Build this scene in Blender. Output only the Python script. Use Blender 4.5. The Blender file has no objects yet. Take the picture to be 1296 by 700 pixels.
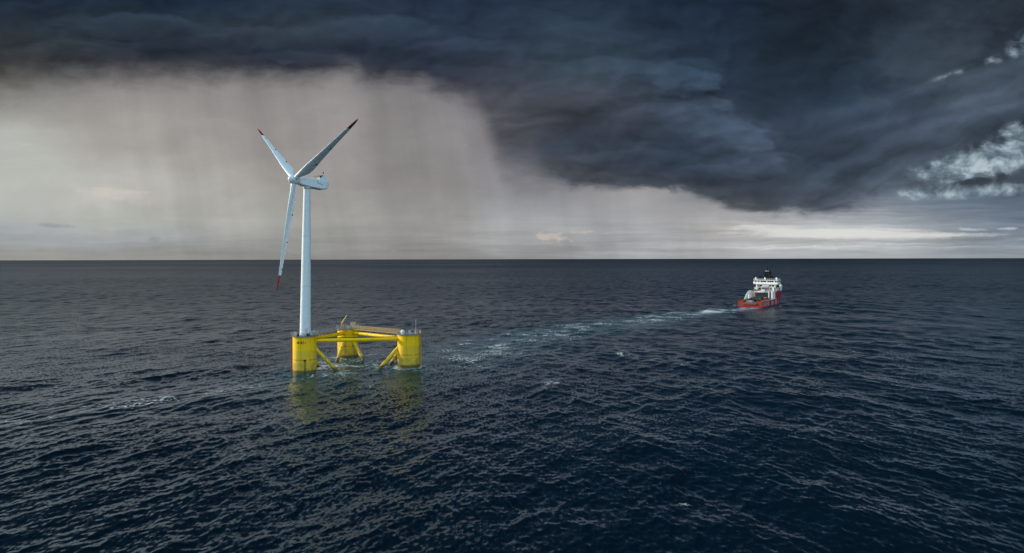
import bpy, bmesh, math, random
import numpy as np
from mathutils import Vector, Matrix

R = math.radians
PI = math.pi
random.seed(4)
scene = bpy.context.scene
col = scene.collection

# ------------------------------------------------------------------ camera
cam_d = bpy.data.cameras.new('camera')
cam = bpy.data.objects.new('camera', cam_d)
col.objects.link(cam)
CAM_H = 41.0
cam.location = (0, 0, CAM_H)
cam.rotation_euler = (R(90), R(0.0), 0)
cam.rotation_euler.rotate_axis('Z', R(-0.125))
cam_d.sensor_width = 36
cam_d.lens = 24
cam_d.shift_y = -22.3 / 1296
cam_d.clip_start = 0.5
cam_d.clip_end = 200000
scene.camera = cam
scene.render.resolution_x, scene.render.resolution_y = 1024, 553

vs = scene.view_settings
vs.view_transform = 'Standard'
vs.look = 'None'
vs.exposure = 0.0
vs.gamma = 1.0
vs.use_curve_mapping = False

# ------------------------------------------------------------------ sun
SUN_AZ, SUN_EL = R(-76), R(17)            # azimuth from +Y, clockwise seen from above
sun_dir = Vector((math.sin(SUN_AZ) * math.cos(SUN_EL), math.cos(SUN_AZ) * math.cos(SUN_EL), math.sin(SUN_EL)))
sd = bpy.data.lights.new('sun', 'SUN')
sd.energy = 5.0
sd.angle = R(2.0)
sd.color = (1.0, 0.86, 0.70)
sun = bpy.data.objects.new('sun', sd)
sun.rotation_euler = sun_dir.to_track_quat('Z', 'Y').to_euler()
sun.location = (-200, -50, 150)
col.objects.link(sun)


# ------------------------------------------------------------------ node helpers
def s2l(c):
    c = c / 255.0
    return c / 12.92 if c <= 0.04045 else ((c + 0.055) / 1.055) ** 2.4


def rgb(r, g, b):
    return (s2l(r), s2l(g), s2l(b), 1.0)


class NT:
    """thin wrapper to write node maths as expressions"""
    def __init__(self, tree):
        self.t = tree

    def node(self, typ, **kw):
        n = self.t.nodes.new(typ)
        for k, v in kw.items():
            setattr(n, k, v)
        return n

    def put(self, sock, v):
        if isinstance(v, E):
            self.t.links.new(v.s, sock)
        elif v is not None:
            sock.default_value = v

    def math(self, op, a, b=None, c=None, clamp=False):
        n = self.node('ShaderNodeMath', operation=op, use_clamp=clamp)
        self.put(n.inputs[0], a)
        if b is not None: self.put(n.inputs[1], b)
        if c is not None: self.put(n.inputs[2], c)
        return E(self, n.outputs[0])

    def smooth(self, x, lo, hi, a=0.0, b=1.0):
        n = self.node('ShaderNodeMapRange', interpolation_type='SMOOTHSTEP')
        self.put(n.inputs['Value'], x)
        self.put(n.inputs['From Min'], lo); self.put(n.inputs['From Max'], hi)
        self.put(n.inputs['To Min'], a); self.put(n.inputs['To Max'], b)
        return E(self, n.outputs['Result'])

    def xyz(self, x, y, z=0.0):
        n = self.node('ShaderNodeCombineXYZ')
        for i, v in enumerate((x, y, z)): self.put(n.inputs[i], v)
        return E(self, n.outputs[0])

    def sep(self, v):
        n = self.node('ShaderNodeSeparateXYZ')
        self.put(n.inputs[0], v)
        return [E(self, o) for o in n.outputs]

    def noise(self, vec, scale=1.0, detail=6.0, rough=0.55, dist=0.0, dim='2D', color=False, lac=2.0):
        n = self.node('ShaderNodeTexNoise', noise_dimensions=dim)
        self.put(n.inputs['Vector'], vec)
        n.inputs['Scale'].default_value = scale
        n.inputs['Detail'].default_value = detail
        n.inputs['Roughness'].default_value = rough
        n.inputs['Lacunarity'].default_value = lac
        n.inputs['Distortion'].default_value = dist
        return E(self, n.outputs['Color' if color else 'Fac'])

    def ramp(self, x, stops, interp='LINEAR'):
        n = self.node('ShaderNodeValToRGB')
        cr = n.color_ramp
        cr.interpolation = interp
        while len(cr.elements) < len(stops): cr.elements.new(0.5)
        for e, (p, c) in zip(cr.elements, stops):
            e.position = p
        for e, (p, c) in zip(cr.elements, stops):
            e.position = p; e.color = c
        self.put(n.inputs[0], x)
        return E(self, n.outputs[0])

    def curve(self, x, pts):
        """float curve through pts on 0..1"""
        n = self.node('ShaderNodeFloatCurve')
        c = n.mapping.curves[0]
        n.mapping.use_clip = False
        while len(c.points) < len(pts): c.points.new(0.5, 0.5)
        for p, (a, b) in zip(c.points, pts): p.location = (a, b); p.handle_type = 'AUTO_CLAMPED'
        n.mapping.update()
        n.inputs['Factor'].default_value = 1.0
        self.put(n.inputs['Value'], x)
        return E(self, n.outputs[0])

    def mix(self, f, a, b, blend='MIX'):
        n = self.node('ShaderNodeMix', data_type='RGBA', blend_type=blend, clamp_factor=True)
        self.put(n.inputs[0], f); self.put(n.inputs[6], a); self.put(n.inputs[7], b)
        return E(self, n.outputs[2])

    def scale(self, c, f):
        n = self.node('ShaderNodeVectorMath', operation='SCALE')
        self.put(n.inputs[0], c); self.put(n.inputs['Scale'], f)
        return E(self, n.outputs[0])

    def vadd(self, a, b):
        n = self.node('ShaderNodeVectorMath', operation='ADD')
        self.put(n.inputs[0], a); self.put(n.inputs[1], b)
        return E(self, n.outputs[0])

    def vnorm(self, a):
        n = self.node('ShaderNodeVectorMath', operation='NORMALIZE')
        self.put(n.inputs[0], a)
        return E(self, n.outputs[0])


class E:
    def __init__(self, nt, s): self.nt, self.s = nt, s
    def __add__(self, o): return self.nt.math('ADD', self, o)
    __radd__ = __add__
    def __sub__(self, o): return self.nt.math('SUBTRACT', self, o)
    def __rsub__(self, o): return self.nt.math('SUBTRACT', o, self)
    def __mul__(self, o): return self.nt.math('MULTIPLY', self, o)
    __rmul__ = __mul__
    def __truediv__(self, o): return self.nt.math('DIVIDE', self, o)
    def __rtruediv__(self, o): return self.nt.math('DIVIDE', o, self)
    def max(self, o): return self.nt.math('MAXIMUM', self, o)
    def min(self, o): return self.nt.math('MINIMUM', self, o)


# ------------------------------------------------------------------ world: stormy sky
RA = 1.9


def build_world():
    w = bpy.data.worlds.new('World')
    scene.world = w
    w.use_nodes = True
    t = w.node_tree
    t.nodes.clear()
    n = NT(t)
    out = n.node('ShaderNodeOutputWorld')
    tc = n.node('ShaderNodeTexCoord')
    d = E(n, tc.outputs['Generated'])
    x, y, z = n.sep(d)

    # clear sky of the part of the heavens the storm has not reached
    sky = n.node('ShaderNodeTexSky', sky_type='NISHITA')
    sky.sun_disc = False
    sky.sun_elevation = SUN_EL
    sky.sun_rotation = SUN_AZ
    sky.air_density = 1.0
    sky.dust_density = 1.0
    sky.ozone_density = 2.0
    bg_sky = n.node('ShaderNodeBackground')
    bg_sky.inputs['Strength'].default_value = 0.15
    t.links.new(sky.outputs[0], bg_sky.inputs['Color'])

    # the cloud wall to the north, measured along / up in 1/864 of its distance
    yc = y.max(0.16)
    U = x / yc * 864.0
    V = z / yc * 864.0
    U = U.max(-1500.0).min(1500.0)
    V = V.max(-50.0).min(1600.0)

    warp = n.noise(n.xyz(U / 130.0, V / 70.0), 1.0, 5, 0.55, color=True)
    wx, wy, wz = n.sep(warp)
    wx, wy, wz = wx - 0.5, wy - 0.5, wz - 0.5

    def columns(V_, Uq, cols, vmax):
        res = None
        prev = None
        for u0, stops in cols:
            c = n.ramp(V_ / vmax, [(v / vmax, rgb(*k)) for v, k in stops])
            if res is None: res = c
            else: res = n.mix(n.smooth(Uq, prev, u0), res, c)
            prev = u0
        return res

    # ---- sky seen under the deck
    Uw = U + wx * 110.0
    Vw = V + wy * 26.0
    low = columns(Vw, Uw, [
        (-648, [(0, (146, 145, 138)), (8, (142, 142, 138)), (20, (147, 152, 153)), (42, (154, 161, 163)), (60, (169, 173, 168)), (95, (181, 183, 176)), (130, (176, 179, 172)), (162, (172, 175, 168)), (180, (152, 152, 146)), (212, (136, 134, 129)), (240, (105, 103, 100))]),
        (-500, [(0, (148, 148, 141)), (8, (142, 142, 138)), (25, (150, 155, 160)), (50, (172, 174, 168)), (80, (184, 182, 174)), (110, (177, 176, 169)), (140, (166, 162, 156)), (180, (159, 154, 149)), (220, (138, 135, 133)), (245, (122, 119, 118))]),
        (-320, [(0, (138, 138, 133)), (6, (140, 139, 136)), (20, (150, 151, 149)), (50, (165, 165, 158)), (90, (160, 157, 151)), (130, (155, 149, 145)), (180, (150, 144, 142)), (220, (142, 138, 137)), (245, (130, 127, 128))]),
        (-100, [(0, (132, 131, 130)), (20, (140, 138, 138)), (50, (147, 145, 142)), (90, (140, 137, 136)), (130, (138, 134, 135)), (180, (137, 133, 135)), (225, (122, 119, 123))]),
        (30, [(0, (140, 142, 144)), (20, (158, 160, 160)), (45, (163, 166, 168)), (65, (150, 153, 159)), (80, (139, 139, 146)), (110, (132, 130, 137)), (150, (122, 119, 127))]),
        (150, [(0, (158, 162, 166)), (20, (163, 165, 169)), (50, (159, 160, 164)), (80, (151, 149, 152)), (105, (130, 127, 132))]),
        (260, [(0, (166, 169, 171)), (25, (176, 177, 178)), (40, (178, 176, 175)), (54, (162, 161, 164)), (70, (134, 137, 143))]),
        (420, [(0, (168, 172, 174)), (15, (177, 179, 180)), (30, (190, 191, 190)), (45, (166, 170, 174)), (60, (150, 156, 163)), (80, (120, 129, 140))]),
        (620, [(0, (142, 149, 155)), (10, (138, 146, 153)), (30, (124, 133, 143)), (60, (106, 117, 130)), (85, (98, 110, 124)), (110, (94, 106, 119))]),
    ], 260.0)
    # thin horizontal cloud streaks low over the horizon
    st = n.noise(n.xyz(U / 170.0 + wx * 0.5, V / 9.0 + wy * 1.2), 1.0, 6, 0.6)
    st_amt = n.smooth(V - n.smooth(U, 250.0, 420.0) * 45.0, 75.0, 12.0) * n.smooth(V, 0.0, 8.0)
    low = n.scale(low, 1.0 + (st - 0.5) * st_amt * n.smooth(U, -400.0, 350.0, 0.35, 1.0))
    # soft cloud body texture
    body = n.noise(n.xyz(U / 95.0 + wy * 1.1, V / 42.0 + wx * 1.1), 1.0, 7, 0.58)
    low = n.scale(low, 1.0 + (body - 0.5) * 0.30)
    # falling rain: faint near-vertical shafts
    shear = U + V * 0.16 + wx * 18.0
    rain = n.noise(n.xyz(shear / 26.0, V / 620.0), 1.0, 4, 0.6)
    rain2 = n.noise(n.xyz(shear / 90.0 + 7.3, V / 500.0), 1.0, 2, 0.5)
    rain_amt = n.smooth(U, -640.0, -420.0) * n.smooth(U, 320.0, 200.0)
    low = n.scale(low, 1.0 + ((rain - 0.5) * 0.17 + (rain2 - 0.5) * 0.42) * rain_amt)
    # the heavy shaft at the right end of the rain
    sh = n.math('EXPONENT', n.math('POWER', (shear - 232.0) / 46.0, 2.0) * -1.0) * n.smooth(V, 95.0, 40.0)
    low = n.scale(low, 1.0 - sh * (0.13 + (rain - 0.5) * 0.30))

    def blob(u0, v0, a, b, slope=0.0):
        p = (U - u0) / a
        q = (V - v0 - (U - u0) * slope) / b
        return n.math('EXPONENT', (p * p + q * q) * -1.0)

    # sun-caught cumulus far behind the rain
    fine = n.noise(n.xyz(U / 16.0 + wx * 2, V / 9.0 + wy * 2), 1.0, 6, 0.6)
    cum = n.smooth(blob(48, 26, 26, 8) + blob(90, 33, 30, 4) * 0.7 + (fine - 0.5) * 2.2, 0.40, 1.0)
    low = n.mix(cum * 0.42, low, rgb(214, 192, 172))
    cum2 = n.smooth(blob(-505, 84, 60, 13, -0.12) + (st - 0.5) * 1.1 + (fine - 0.5) * 0.6, 0.5, 1.1)
    low = n.mix(cum2 * 0.5, low, rgb(206, 197, 185))
    # small slate clouds low on the left
    c3 = n.smooth(blob(-575, 43, 36, 4, -0.07) + blob(-452, 26, 24, 6) * 0.8 + blob(-330, 22, 60, 5) * 0.5 + (fine - 0.5) * 1.0, 0.45, 1.0)
    low = n.mix(c3 * 0.5, low, rgb(128, 134, 138))
    # bright slot of far clear sky along the right horizon
    slot = n.smooth(blob(430, 31, 190, 7, -0.012) * 1.2 + blob(470, 18, 160, 5) * 0.5 + blob(300, 44, 50, 7, -0.1) * 0.7 + blob(330, 14, 70, 5) * 0.4 + (st - 0.5) * 1.5 + (fine - 0.5) * 0.4, 0.35, 1.05)
    low = n.mix(slot * 0.8, low, rgb(216, 216, 213))
    slot2 = n.smooth(blob(582, 36, 24, 3.5, -0.05) + blob(630, 37, 22, 2.5) + (fine - 0.5) * 0.9, 0.5, 1.0)
    low = n.mix(slot2 * 0.6, low, rgb(190, 205, 210))

    # ---- the dark deck
    across = (U - 141.0) / (V + 60.0)
    along = 864.0 / (V + 60.0)
    streets = n.noise(n.xyz(across * 2.3 + wx * 1.1, along * 0.42 + wy * 0.8), 1.0, 7, 0.52)
    lump = n.noise(n.xyz(U / 120.0 + wx * 1.3, V / 52.0 + wy * 1.3), 1.0, 8, 0.58)
    lumpf = n.noise(n.xyz(U / 46.0 + wz * 2.0, V / 17.0 + wx * 1.5), 1.0, 6, 0.55)
    right = n.smooth(U, 230.0, 420.0)
    deck = columns(V + wx * 40.0, U + wy * 120.0, [
        (-648, [(215, (92, 90, 87)), (245, (66, 68, 69)), (272, (50, 57, 63)), (300, (44, 55, 66)), (328, (30, 45, 62)), (520, (28, 42, 58))]),
        (-450, [(215, (95, 92, 92)), (240, (68, 70, 77)), (266, (40, 50, 64)), (298, (44, 58, 70)), (328, (29, 46, 66)), (520, (28, 42, 58))]),
        (-250, [(215, (92, 88, 92)), (240, (60, 64, 77)), (265, (46, 57, 73)), (290, (49, 61, 74)), (328, (40, 57, 75)), (520, (28, 42, 58))]),
        (-60, [(195, (98, 98, 106)), (232, (56, 61, 77)), (260, (45, 57, 75)), (290, (41, 57, 78)), (328, (38, 54, 78)), (520, (28, 42, 58))]),
        (80, [(105, (84, 90, 102)), (135, (58, 69, 85)), (170, (60, 66, 78)), (200, (66, 72, 83)), (230, (59, 73, 88)), (260, (53, 70, 86)), (300, (46, 63, 82)), (328, (36, 53, 73)), (520, (28, 42, 58))]),
        (240, [(60, (96, 99, 108)), (85, (74, 83, 96)), (120, (54, 67, 85)), (160, (50, 63, 80)), (200, (48, 62, 80)), (235, (40, 57, 75)), (270, (37, 53, 72)), (328, (30, 47, 68)), (520, (28, 42, 58))]),
        (400, [(50, (86, 96, 110)), (80, (77, 89, 104)), (110, (67, 81, 98)), (150, (53, 67, 85)), (190, (42, 57, 74)), (240, (35, 49, 63)), (300, (33, 46, 60)), (340, (34, 45, 58)), (520, (30, 42, 56))]),
        (600, [(80, (86, 99, 113)), (130, (76, 89, 104)), (170, (64, 77, 94)), (200, (70, 84, 100)), (235, (66, 80, 95)), (270, (56, 69, 83)), (300, (49, 61, 75)), (330, (42, 54, 66)), (520, (30, 42, 56))]),
    ], 520.0)
    # relief of the cloud base: undersides darker than the flanks that catch the low light
    def billow(du, dv):
        vo = n.node('ShaderNodeTexVoronoi', voronoi_dimensions='2D', feature='SMOOTH_F1')
        vo.normalize = True
        n.put(vo.inputs['Vector'], n.xyz(U / 82.0 + wx * 0.9 + lumpf * 0.35 + du, V / 40.0 + wy * 0.9 + lumpf * 0.35 + dv))
        vo.inputs['Scale'].default_value = 1.0
        vo.inputs['Detail'].default_value = 2.0
        vo.inputs['Roughness'].default_value = 0.55
        vo.inputs['Smoothness'].default_value = 0.7
        return E(n, vo.outputs['Distance'])
    b0 = billow(0.0, 0.0)
    relief = b0 - billow(-0.08, 0.22)
    dl = (lump - 0.5) * 0.95 + (lumpf - 0.5) * 0.25 + relief * RA
    dr = (streets - 0.5) * 1.7 + (lump - 0.5) * 0.3 - 0.06 + relief * RA * 0.4
    beam = blob(545, 221, 150, 9, 0.27) * 0.55 + blob(470, 172, 150, 7, 0.24) * 0.30 + blob(610, 186, 120, 7, 0.22) * 0.35 + blob(330, 88, 120, 6, 0.05) * 0.18
    dr = dr + beam * (streets * 2.0 + lumpf - 0.55)
    # billows: rounded heads with a crisp outline, paler on top and darker beneath
    Ub = U + wx * 42.0 + (lumpf - 0.5) * 26.0
    Vb = V + wy * 24.0 + (lumpf - 0.5) * 16.0
    heads = None
    for u0, v0, a_, b_, k_ in ((222, 226, 58, 27, 0.34), (120, 232, 80, 24, 0.20), (285, 150, 62, 30, 0.26), (330, 118, 46, 17, 0.22),
                               (190, 172, 74, 24, 0.20), (60, 206, 66, 26, 0.18), (150, 122, 96, 20, 0.16), (262, 104, 70, 15, 0.15),
                               (-182, 288, 92, 25, 0.30), (-60, 262, 80, 20, 0.18), (-330, 276, 84, 20, 0.20), (-480, 296, 110, 17, 0.26),
                               (-560, 262, 90, 14, 0.18), (-270, 250, 100, 12, 0.14)):
        p = (Ub - u0) / a_
        q = (Vb - v0) / b_
        rr = n.math('SQRT', p * p + q * q)
        h_ = n.smooth(rr, 1.12, 0.80) * (q * 0.75 + 0.25) * k_
        heads = h_ if heads is None else heads + h_
    dl = dl * 0.62 + heads * 2.3
    dr = dr + heads * 0.9
    deck = n.scale(deck, (1.0 + n.math('MULTIPLY_ADD', dr - dl, right, dl)).max(0.55))
    hs = n.node('ShaderNodeHueSaturation')
    hs.inputs['Saturation'].default_value = 0.92
    hs.inputs['Value'].default_value = 0.84
    n.put(hs.inputs['Color'], deck)
    deck = E(n, hs.outputs[0])
    # the nearer shelf of cloud with its billowed right edge
    ue = n.curve((V - 60.0) / 240.0, [(0.0, 0.66), (0.2, 0.70), (0.27, 0.705), (0.38, 0.655), (0.5, 0.60), (0.56, 0.575), (0.63, 0.52), (0.68, 0.53), (0.74, 0.49), (0.80, 0.42), (0.9, 0.30), (1.0, 0.2)])
    ue = ue * 500.0 + (lumpf - 0.5) * 60.0 + wy * 26.0
    shelf = n.smooth(ue - U, -2.0, 14.0) * n.smooth(ue - U, 240.0, 10.0) * n.smooth(V, 262.0, 225.0) * n.smooth(V, 96.0, 125.0)
    deck = n.scale(deck, 1.0 + shelf * (0.42 + (lumpf - 0.5) * 1.2))
    # broken light on the right
    gn = n.noise(n.xyz(U / 26.0 + wx * 1.4, V / 20.0 + wy * 1.6), 1.0, 8, 0.54)
    gn2 = n.noise(n.xyz(U / 90.0 + 4.0, V / 24.0), 1.0, 4, 0.6)
    gap = blob(560, 112, 52, 15, 0.10) * 0.66 + blob(618, 128, 60, 22, 0.15) * 0.55 + blob(590, 84, 95, 8, 0.05) * 0.95 + blob(650, 272, 30, 20, 0.5) * 0.36 + blob(585, 242, 80, 7, 0.33) * 0.26 + blob(660, 155, 40, 22) * 0.45
    gv = gap * 0.95 + (gn - 0.5) * 3.1 + (gn2 - 0.5) * 0.7
    win = n.smooth(gap, 0.08, 0.40)
    g = n.smooth(gv, 0.40, 1.30) * win
    g2 = n.smooth(gv, -0.15, 0.75) * win

    # lower edge of the deck as it runs along the horizon
    def cu(px): return (px + 252.0) / 1800.0
    ev = [(-252, 190), (0, 219), (60, 226), (120, 231), (200, 234), (300, 234), (400, 234), (438, 243), (472, 230), (515, 230), (560, 213), (596, 196), (622, 152), (645, 114), (690, 104), (740, 96), (780, 96), (850, 94), (895, 82), (940, 67), (1020, 63), (1075, 67), (1105, 76), (1130, 88), (1150, 92), (1200, 88), (1296, 84), (1548, 70)]
    edge = n.curve((U + 900.0) / 1800.0, [(cu(a), b / 300.0) for a, b in ev]) * 300.0
    efine = n.noise(n.xyz(U / 27.0, V / 26.0), 1.0, 5, 0.6)
    edge = edge + (lumpf - 0.5) * 26.0 + (efine - 0.5) * n.smooth(U, 0.0, 150.0, 13.0, 6.0) + wy * 12.0
    soft = n.curve((U + 900.0) / 1800.0, [(cu(-252), 0.5), (cu(0), 0.52), (cu(150), 0.40), (cu(300), 0.34), (cu(480), 0.32), (cu(580), 0.42), (cu(640), 0.62), (cu(700), 0.26), (cu(760), 0.12), (cu(850), 0.10), (cu(950), 0.12), (cu(1080), 0.2), (cu(1200), 0.3), (cu(1548), 0.4)]) * 100.0
    mask = n.smooth((V - edge + 5.0) / soft, -0.62, 0.72)
    under = (V - edge - 16.0) / 20.0
    deck = n.scale(deck, 1.0 - n.math('EXPONENT', under * under * -1.0) * n.smooth(U, 40.0, 140.0, 0.08, 0.26) * n.smooth(U, 420.0, 250.0, 0.35, 1.0))
    hl = n.node('ShaderNodeHueSaturation')
    n.put(hl.inputs['Saturation'], n.smooth(U, 200.0, 450.0, 0.78, 1.15))
    n.put(hl.inputs['Color'], low)
    n.put(hl.inputs['Value'], 1.0 + n.smooth(U, -380.0, -640.0) * 0.08 + n.smooth(V, 110.0, 20.0) * 0.05)
    cloud = n.mix(mask, E(n, hl.outputs[0]), deck)
    cloud = n.mix(g2 * 0.6, cloud, rgb(130, 150, 164))
    cloud = n.mix(g * 0.88, cloud, n.mix(gn2, rgb(150, 174, 187), rgb(208, 219, 222)))

    # below the horizon: the far haze line
    bg_cloud = n.node('ShaderNodeBackground')
    bg_cloud.inputs['Strength'].default_value = 1.0
    t.links.new(cloud.s, bg_cloud.inputs['Color'])
    # the storm ends overhead; behind it broken cloud over clear sky
    P = n.xyz(x / (z.max(0.0) + 0.12), y / (z.max(0.0) + 0.12))
    bro = n.noise(P, 1.3, 6, 0.6, 0.4)
    bcol = n.mix(n.smooth(bro, 0.3, 0.75), (0.42, 0.74, 0.95, 1), (1.0, 1.35, 1.5, 1))
    bg_bro = n.node('ShaderNodeBackground')
    bg_bro.inputs['Strength'].default_value = 1.25
    t.links.new(bcol.s, bg_bro.inputs['Color'])
    m1 = n.node('ShaderNodeMixShader')
    n.put(m1.inputs[0], n.smooth(bro, 0.36, 0.58))
    t.links.new(bg_sky.outputs[0], m1.inputs[1]); t.links.new(bg_bro.outputs[0], m1.inputs[2])
    m2 = n.node('ShaderNodeMixShader')
    n.put(m2.inputs[0], n.smooth(y + (bro - 0.5) * 0.2, -0.10, 0.30))
    t.links.new(m1.outputs[0], m2.inputs[1]); t.links.new(bg_cloud.outputs[0], m2.inputs[2])
    t.links.new(m2.outputs[0], out.inputs['Surface'])


build_world()

# ====SEA
# ------------------------------------------------------------------ materials
def new_mat(name):
    m = bpy.data.materials.new(name)
    m.use_nodes = True
    m.node_tree.nodes.clear()
    n = NT(m.node_tree)
    out = n.node('ShaderNodeOutputMaterial')
    return m, n, out


def paint(name, base, rough=0.45, var=0.12, scale=0.6, metallic=0.0, dirt=None, dirt_amt=0.0, streak=True, spec=0.5):
    """painted steel: base colour with worn patches and run-down streaks"""
    m, n, out = new_mat(name)
    p = n.node('ShaderNodeBsdfPrincipled')
    tc = n.node('ShaderNodeTexCoord')
    o = E(n, tc.outputs['Object'])
    x, y, z = n.sep(o)
    n1 = n.noise(o, scale, 5, 0.6, dim='3D')
    c = n.scale((base[0], base[1], base[2]), 1.0 + (n1 - 0.5) * (2 * var))
    if dirt:
        v = n.xyz(x * 1.0, y * 1.0, z * (0.12 if streak else 1.0))
        n2 = n.noise(v, 1.4, 5, 0.65, dim='3D')
        c = n.mix(n.smooth(n2, 0.50, 0.72) * dirt_amt, c, (dirt[0], dirt[1], dirt[2], 1))
    m.node_tree.links.new(c.s, p.inputs['Base Color'])
    p.inputs['Roughness'].default_value = rough
    p.inputs['Metallic'].default_value = metallic
    p.inputs['Specular IOR Level'].default_value = spec
    m.node_tree.links.new(p.outputs[0], out.inputs['Surface'])
    return m


def yellow_paint():
    m, n, out = new_mat('column_yellow')
    p = n.node('ShaderNodeBsdfPrincipled')
    tc = n.node('ShaderNodeTexCoord')
    o = E(n, tc.outputs['Object'])
    x, y, z = n.sep(o)
    n1 = n.noise(o, 0.5, 6, 0.6, dim='3D')
    run = n.noise(n.xyz(x * 1.6, y * 1.6, z * 0.13), 1.0, 5, 0.62, dim='3D')
    c = n.scale((0.92, 0.55, 0.003), 1.0 + (n1 - 0.5) * 0.3)
    # splash zone: chalky, salt-bleached band with rust runs under the old waterline
    zone = n.smooth(z + (n1 - 0.5) * 1.4, 9.0, 8.0)
    c = n.mix(zone * 0.36, c, (0.56, 0.40, 0.055, 1))
    c = n.mix(zone * n.smooth(run, 0.50, 0.72) * 0.55, c, (0.40, 0.30, 0.10, 1))
    c = n.mix(n.smooth(run, 0.54, 0.72) * 0.62, c, (0.36, 0.17, 0.02, 1))
    band = n.smooth(z + (n1 - 0.5) * 0.4, 4.75, 4.95) * n.smooth(z, 5.45, 5.25)
    c = n.mix(band * n.smooth(run, 0.38, 0.55) * 0.5, c, (0.16, 0.11, 0.02, 1))
    low = n.smooth(z + (n1 - 0.5) * 2.4, 4.6, 3.6)
    c = n.mix(low * n.smooth(n1, 0.38, 0.6) * 0.6, c, (0.30, 0.22, 0.06, 1))
    wet = n.smooth(z + (n1 - 0.5) * 1.0, 1.9, 1.0)
    c = n.mix(wet * 0.9, c, (0.07, 0.065, 0.025, 1))
    m.node_tree.links.new(c.s, p.inputs['Base Color'])
    p.inputs['Roughness'].default_value = 0.5
    p.inputs['Specular IOR Level'].default_value = 0.25
    m.node_tree.links.new(p.outputs[0], out.inputs['Surface'])
    return m


def sea_material():
    m, n, out = new_mat('sea_water')
    p = n.node('ShaderNodeBsdfPrincipled')
    geo = n.node('ShaderNodeNewGeometry')
    pos = E(n, geo.outputs['Position'])
    nor = E(n, geo.outputs['Normal'])
    x, y, z = n.sep(pos)
    a1 = n.node('ShaderNodeAttribute', attribute_name='fine_slope')
    fine = E(n, a1.outputs['Fac'])
    a2 = n.node('ShaderNodeAttribute', attribute_name='churn')
    churn = E(n, a2.outputs['Fac'])
    c, s = math.cos(WIND), math.sin(WIND)
    u = x * c + y * s            # along the wind
    v = y * c - x * s            # along the crests
    w1 = n.noise(n.xyz(u * 1.5, v * 0.75), 1.0, 6, 0.64, color=True)
    r1, g1, b1 = n.sep(w1)
    w2 = n.noise(n.xyz(u * 0.16 + 3.1, v * 0.075), 1.0, 3, 0.6, color=True)
    r2, g2, b2 = n.sep(w2)
    gust = n.smooth(n.noise(n.xyz(x / 150.0, y / 85.0), 1.0, 4, 0.6), 0.32, 0.68)
    gust2 = n.noise(n.xyz(x / 2600.0, y / 1500.0), 1.0, 3, 0.55)
    far = n.smooth(y, 250.0, 700.0)
    amp = fine * (0.62 + gust * 0.72) * (1.0 + churn * 0.8)
    du = ((r1 - 0.5) * 6.5 + (r2 - 0.5) * (1.0 + far * 2.5)) * amp
    dv = ((g1 - 0.5) * 4.5 + (g2 - 0.5) * (0.8 + far * 1.5)) * amp
    # groups of waves, read as streaks far out
    w3 = n.noise(n.xyz(x / 15.0, y / 26.0), 1.0, 4, 0.62, color=True)
    r3, g3, b3 = n.sep(w3)
    tx = du * c - dv * s + (r3 - 0.5) * 0.24 * far
    ty = du * s + dv * c + (g3 - 0.5) * 0.30 * far
    nn = n.vnorm(n.vadd(nor, n.xyz(tx, ty, 0.0)))
    m.node_tree.links.new(nn.s, p.inputs['Normal'])
    colr = n.mix(churn, (0.0010, 0.0060, 0.0122, 1), (0.010, 0.046, 0.060, 1))
    # mirror of the surface (water reflects 2 % straight on, all of it at a glancing angle) over the body colour
    p.inputs['Base Color'].default_value = (0.019, 0.021, 0.022, 1)
    p.inputs['Metallic'].default_value = 1.0
    p.inputs['Specular Tint'].default_value = (0.79, 0.895, 0.99, 1)
    body = n.node('ShaderNodeBsdfDiffuse')
    m.node_tree.links.new(colr.s, body.inputs['Color'])
    a3 = n.node('ShaderNodeAttribute', attribute_name='far_rough')
    m.node_tree.links.new((E(n, a3.outputs['Fac']) * (0.7 + gust2 * 0.6)).s, p.inputs['Roughness'])
    both = n.node('ShaderNodeAddShader')
    m.node_tree.links.new(p.outputs[0], both.inputs[0]); m.node_tree.links.new(body.outputs[0], both.inputs[1])
    m.node_tree.links.new(both.outputs[0], out.inputs['Surface'])
    return m


def foam_material():
    m, n, out = new_mat('foam_and_sheen')
    p = n.node('ShaderNodeBsdfPrincipled')
    geo = n.node('ShaderNodeNewGeometry')
    pos = E(n, geo.outputs['Position'])
    x, y, z = n.sep(pos)
    a = n.node('ShaderNodeAttribute', attribute_name='foam')
    f = E(n, a.outputs['Fac'])
    wv = n.noise(n.xyz(x * 0.12, y * 0.12), 1.0, 3, 0.5, color=True)
    wx, wy, wz = n.sep(wv)
    n1 = n.noise(n.xyz(x * 0.22 + wx * 2.5, y * 0.15 + wy * 2.5), 1.0, 8, 0.68)
    n2 = n.noise(n.xyz(x * 0.9 + wx * 3.0, y * 0.6 + wy * 3.0), 1.0, 6, 0.65)
    patch = n.noise(n.xyz(x / 26.0 + 5.0, y / 17.0), 1.0, 4, 0.6)
    f = f * n.smooth(patch, 0.36, 0.60, 0.35, 1.12)
    # lacy foam: bright where noise ridges cross
    ridge = 1.0 - n.math('ABSOLUTE', (n1 - 0.5) * 5.0)
    lace = n.smooth(ridge * 0.6 + n2 * 1.9 + f * 1.35, 1.80, 2.35)
    al = lace * n.smooth(f, 0.02, 0.35)
    p.inputs['Base Color'].default_value = (0.60, 0.66, 0.69, 1)
    p.inputs['Roughness'].default_value = 0.8
    p.inputs['Specular IOR Level'].default_value = 0.2
    tr = n.node('ShaderNodeBsdfTransparent')
    mx = n.node('ShaderNodeMixShader')
    n.put(mx.inputs[0], al * 0.8)
    m.node_tree.links.new(tr.outputs[0], mx.inputs[1]); m.node_tree.links.new(p.outputs[0], mx.inputs[2])
    m.node_tree.links.new(mx.outputs[0], out.inputs['Surface'])
    return m


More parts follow.
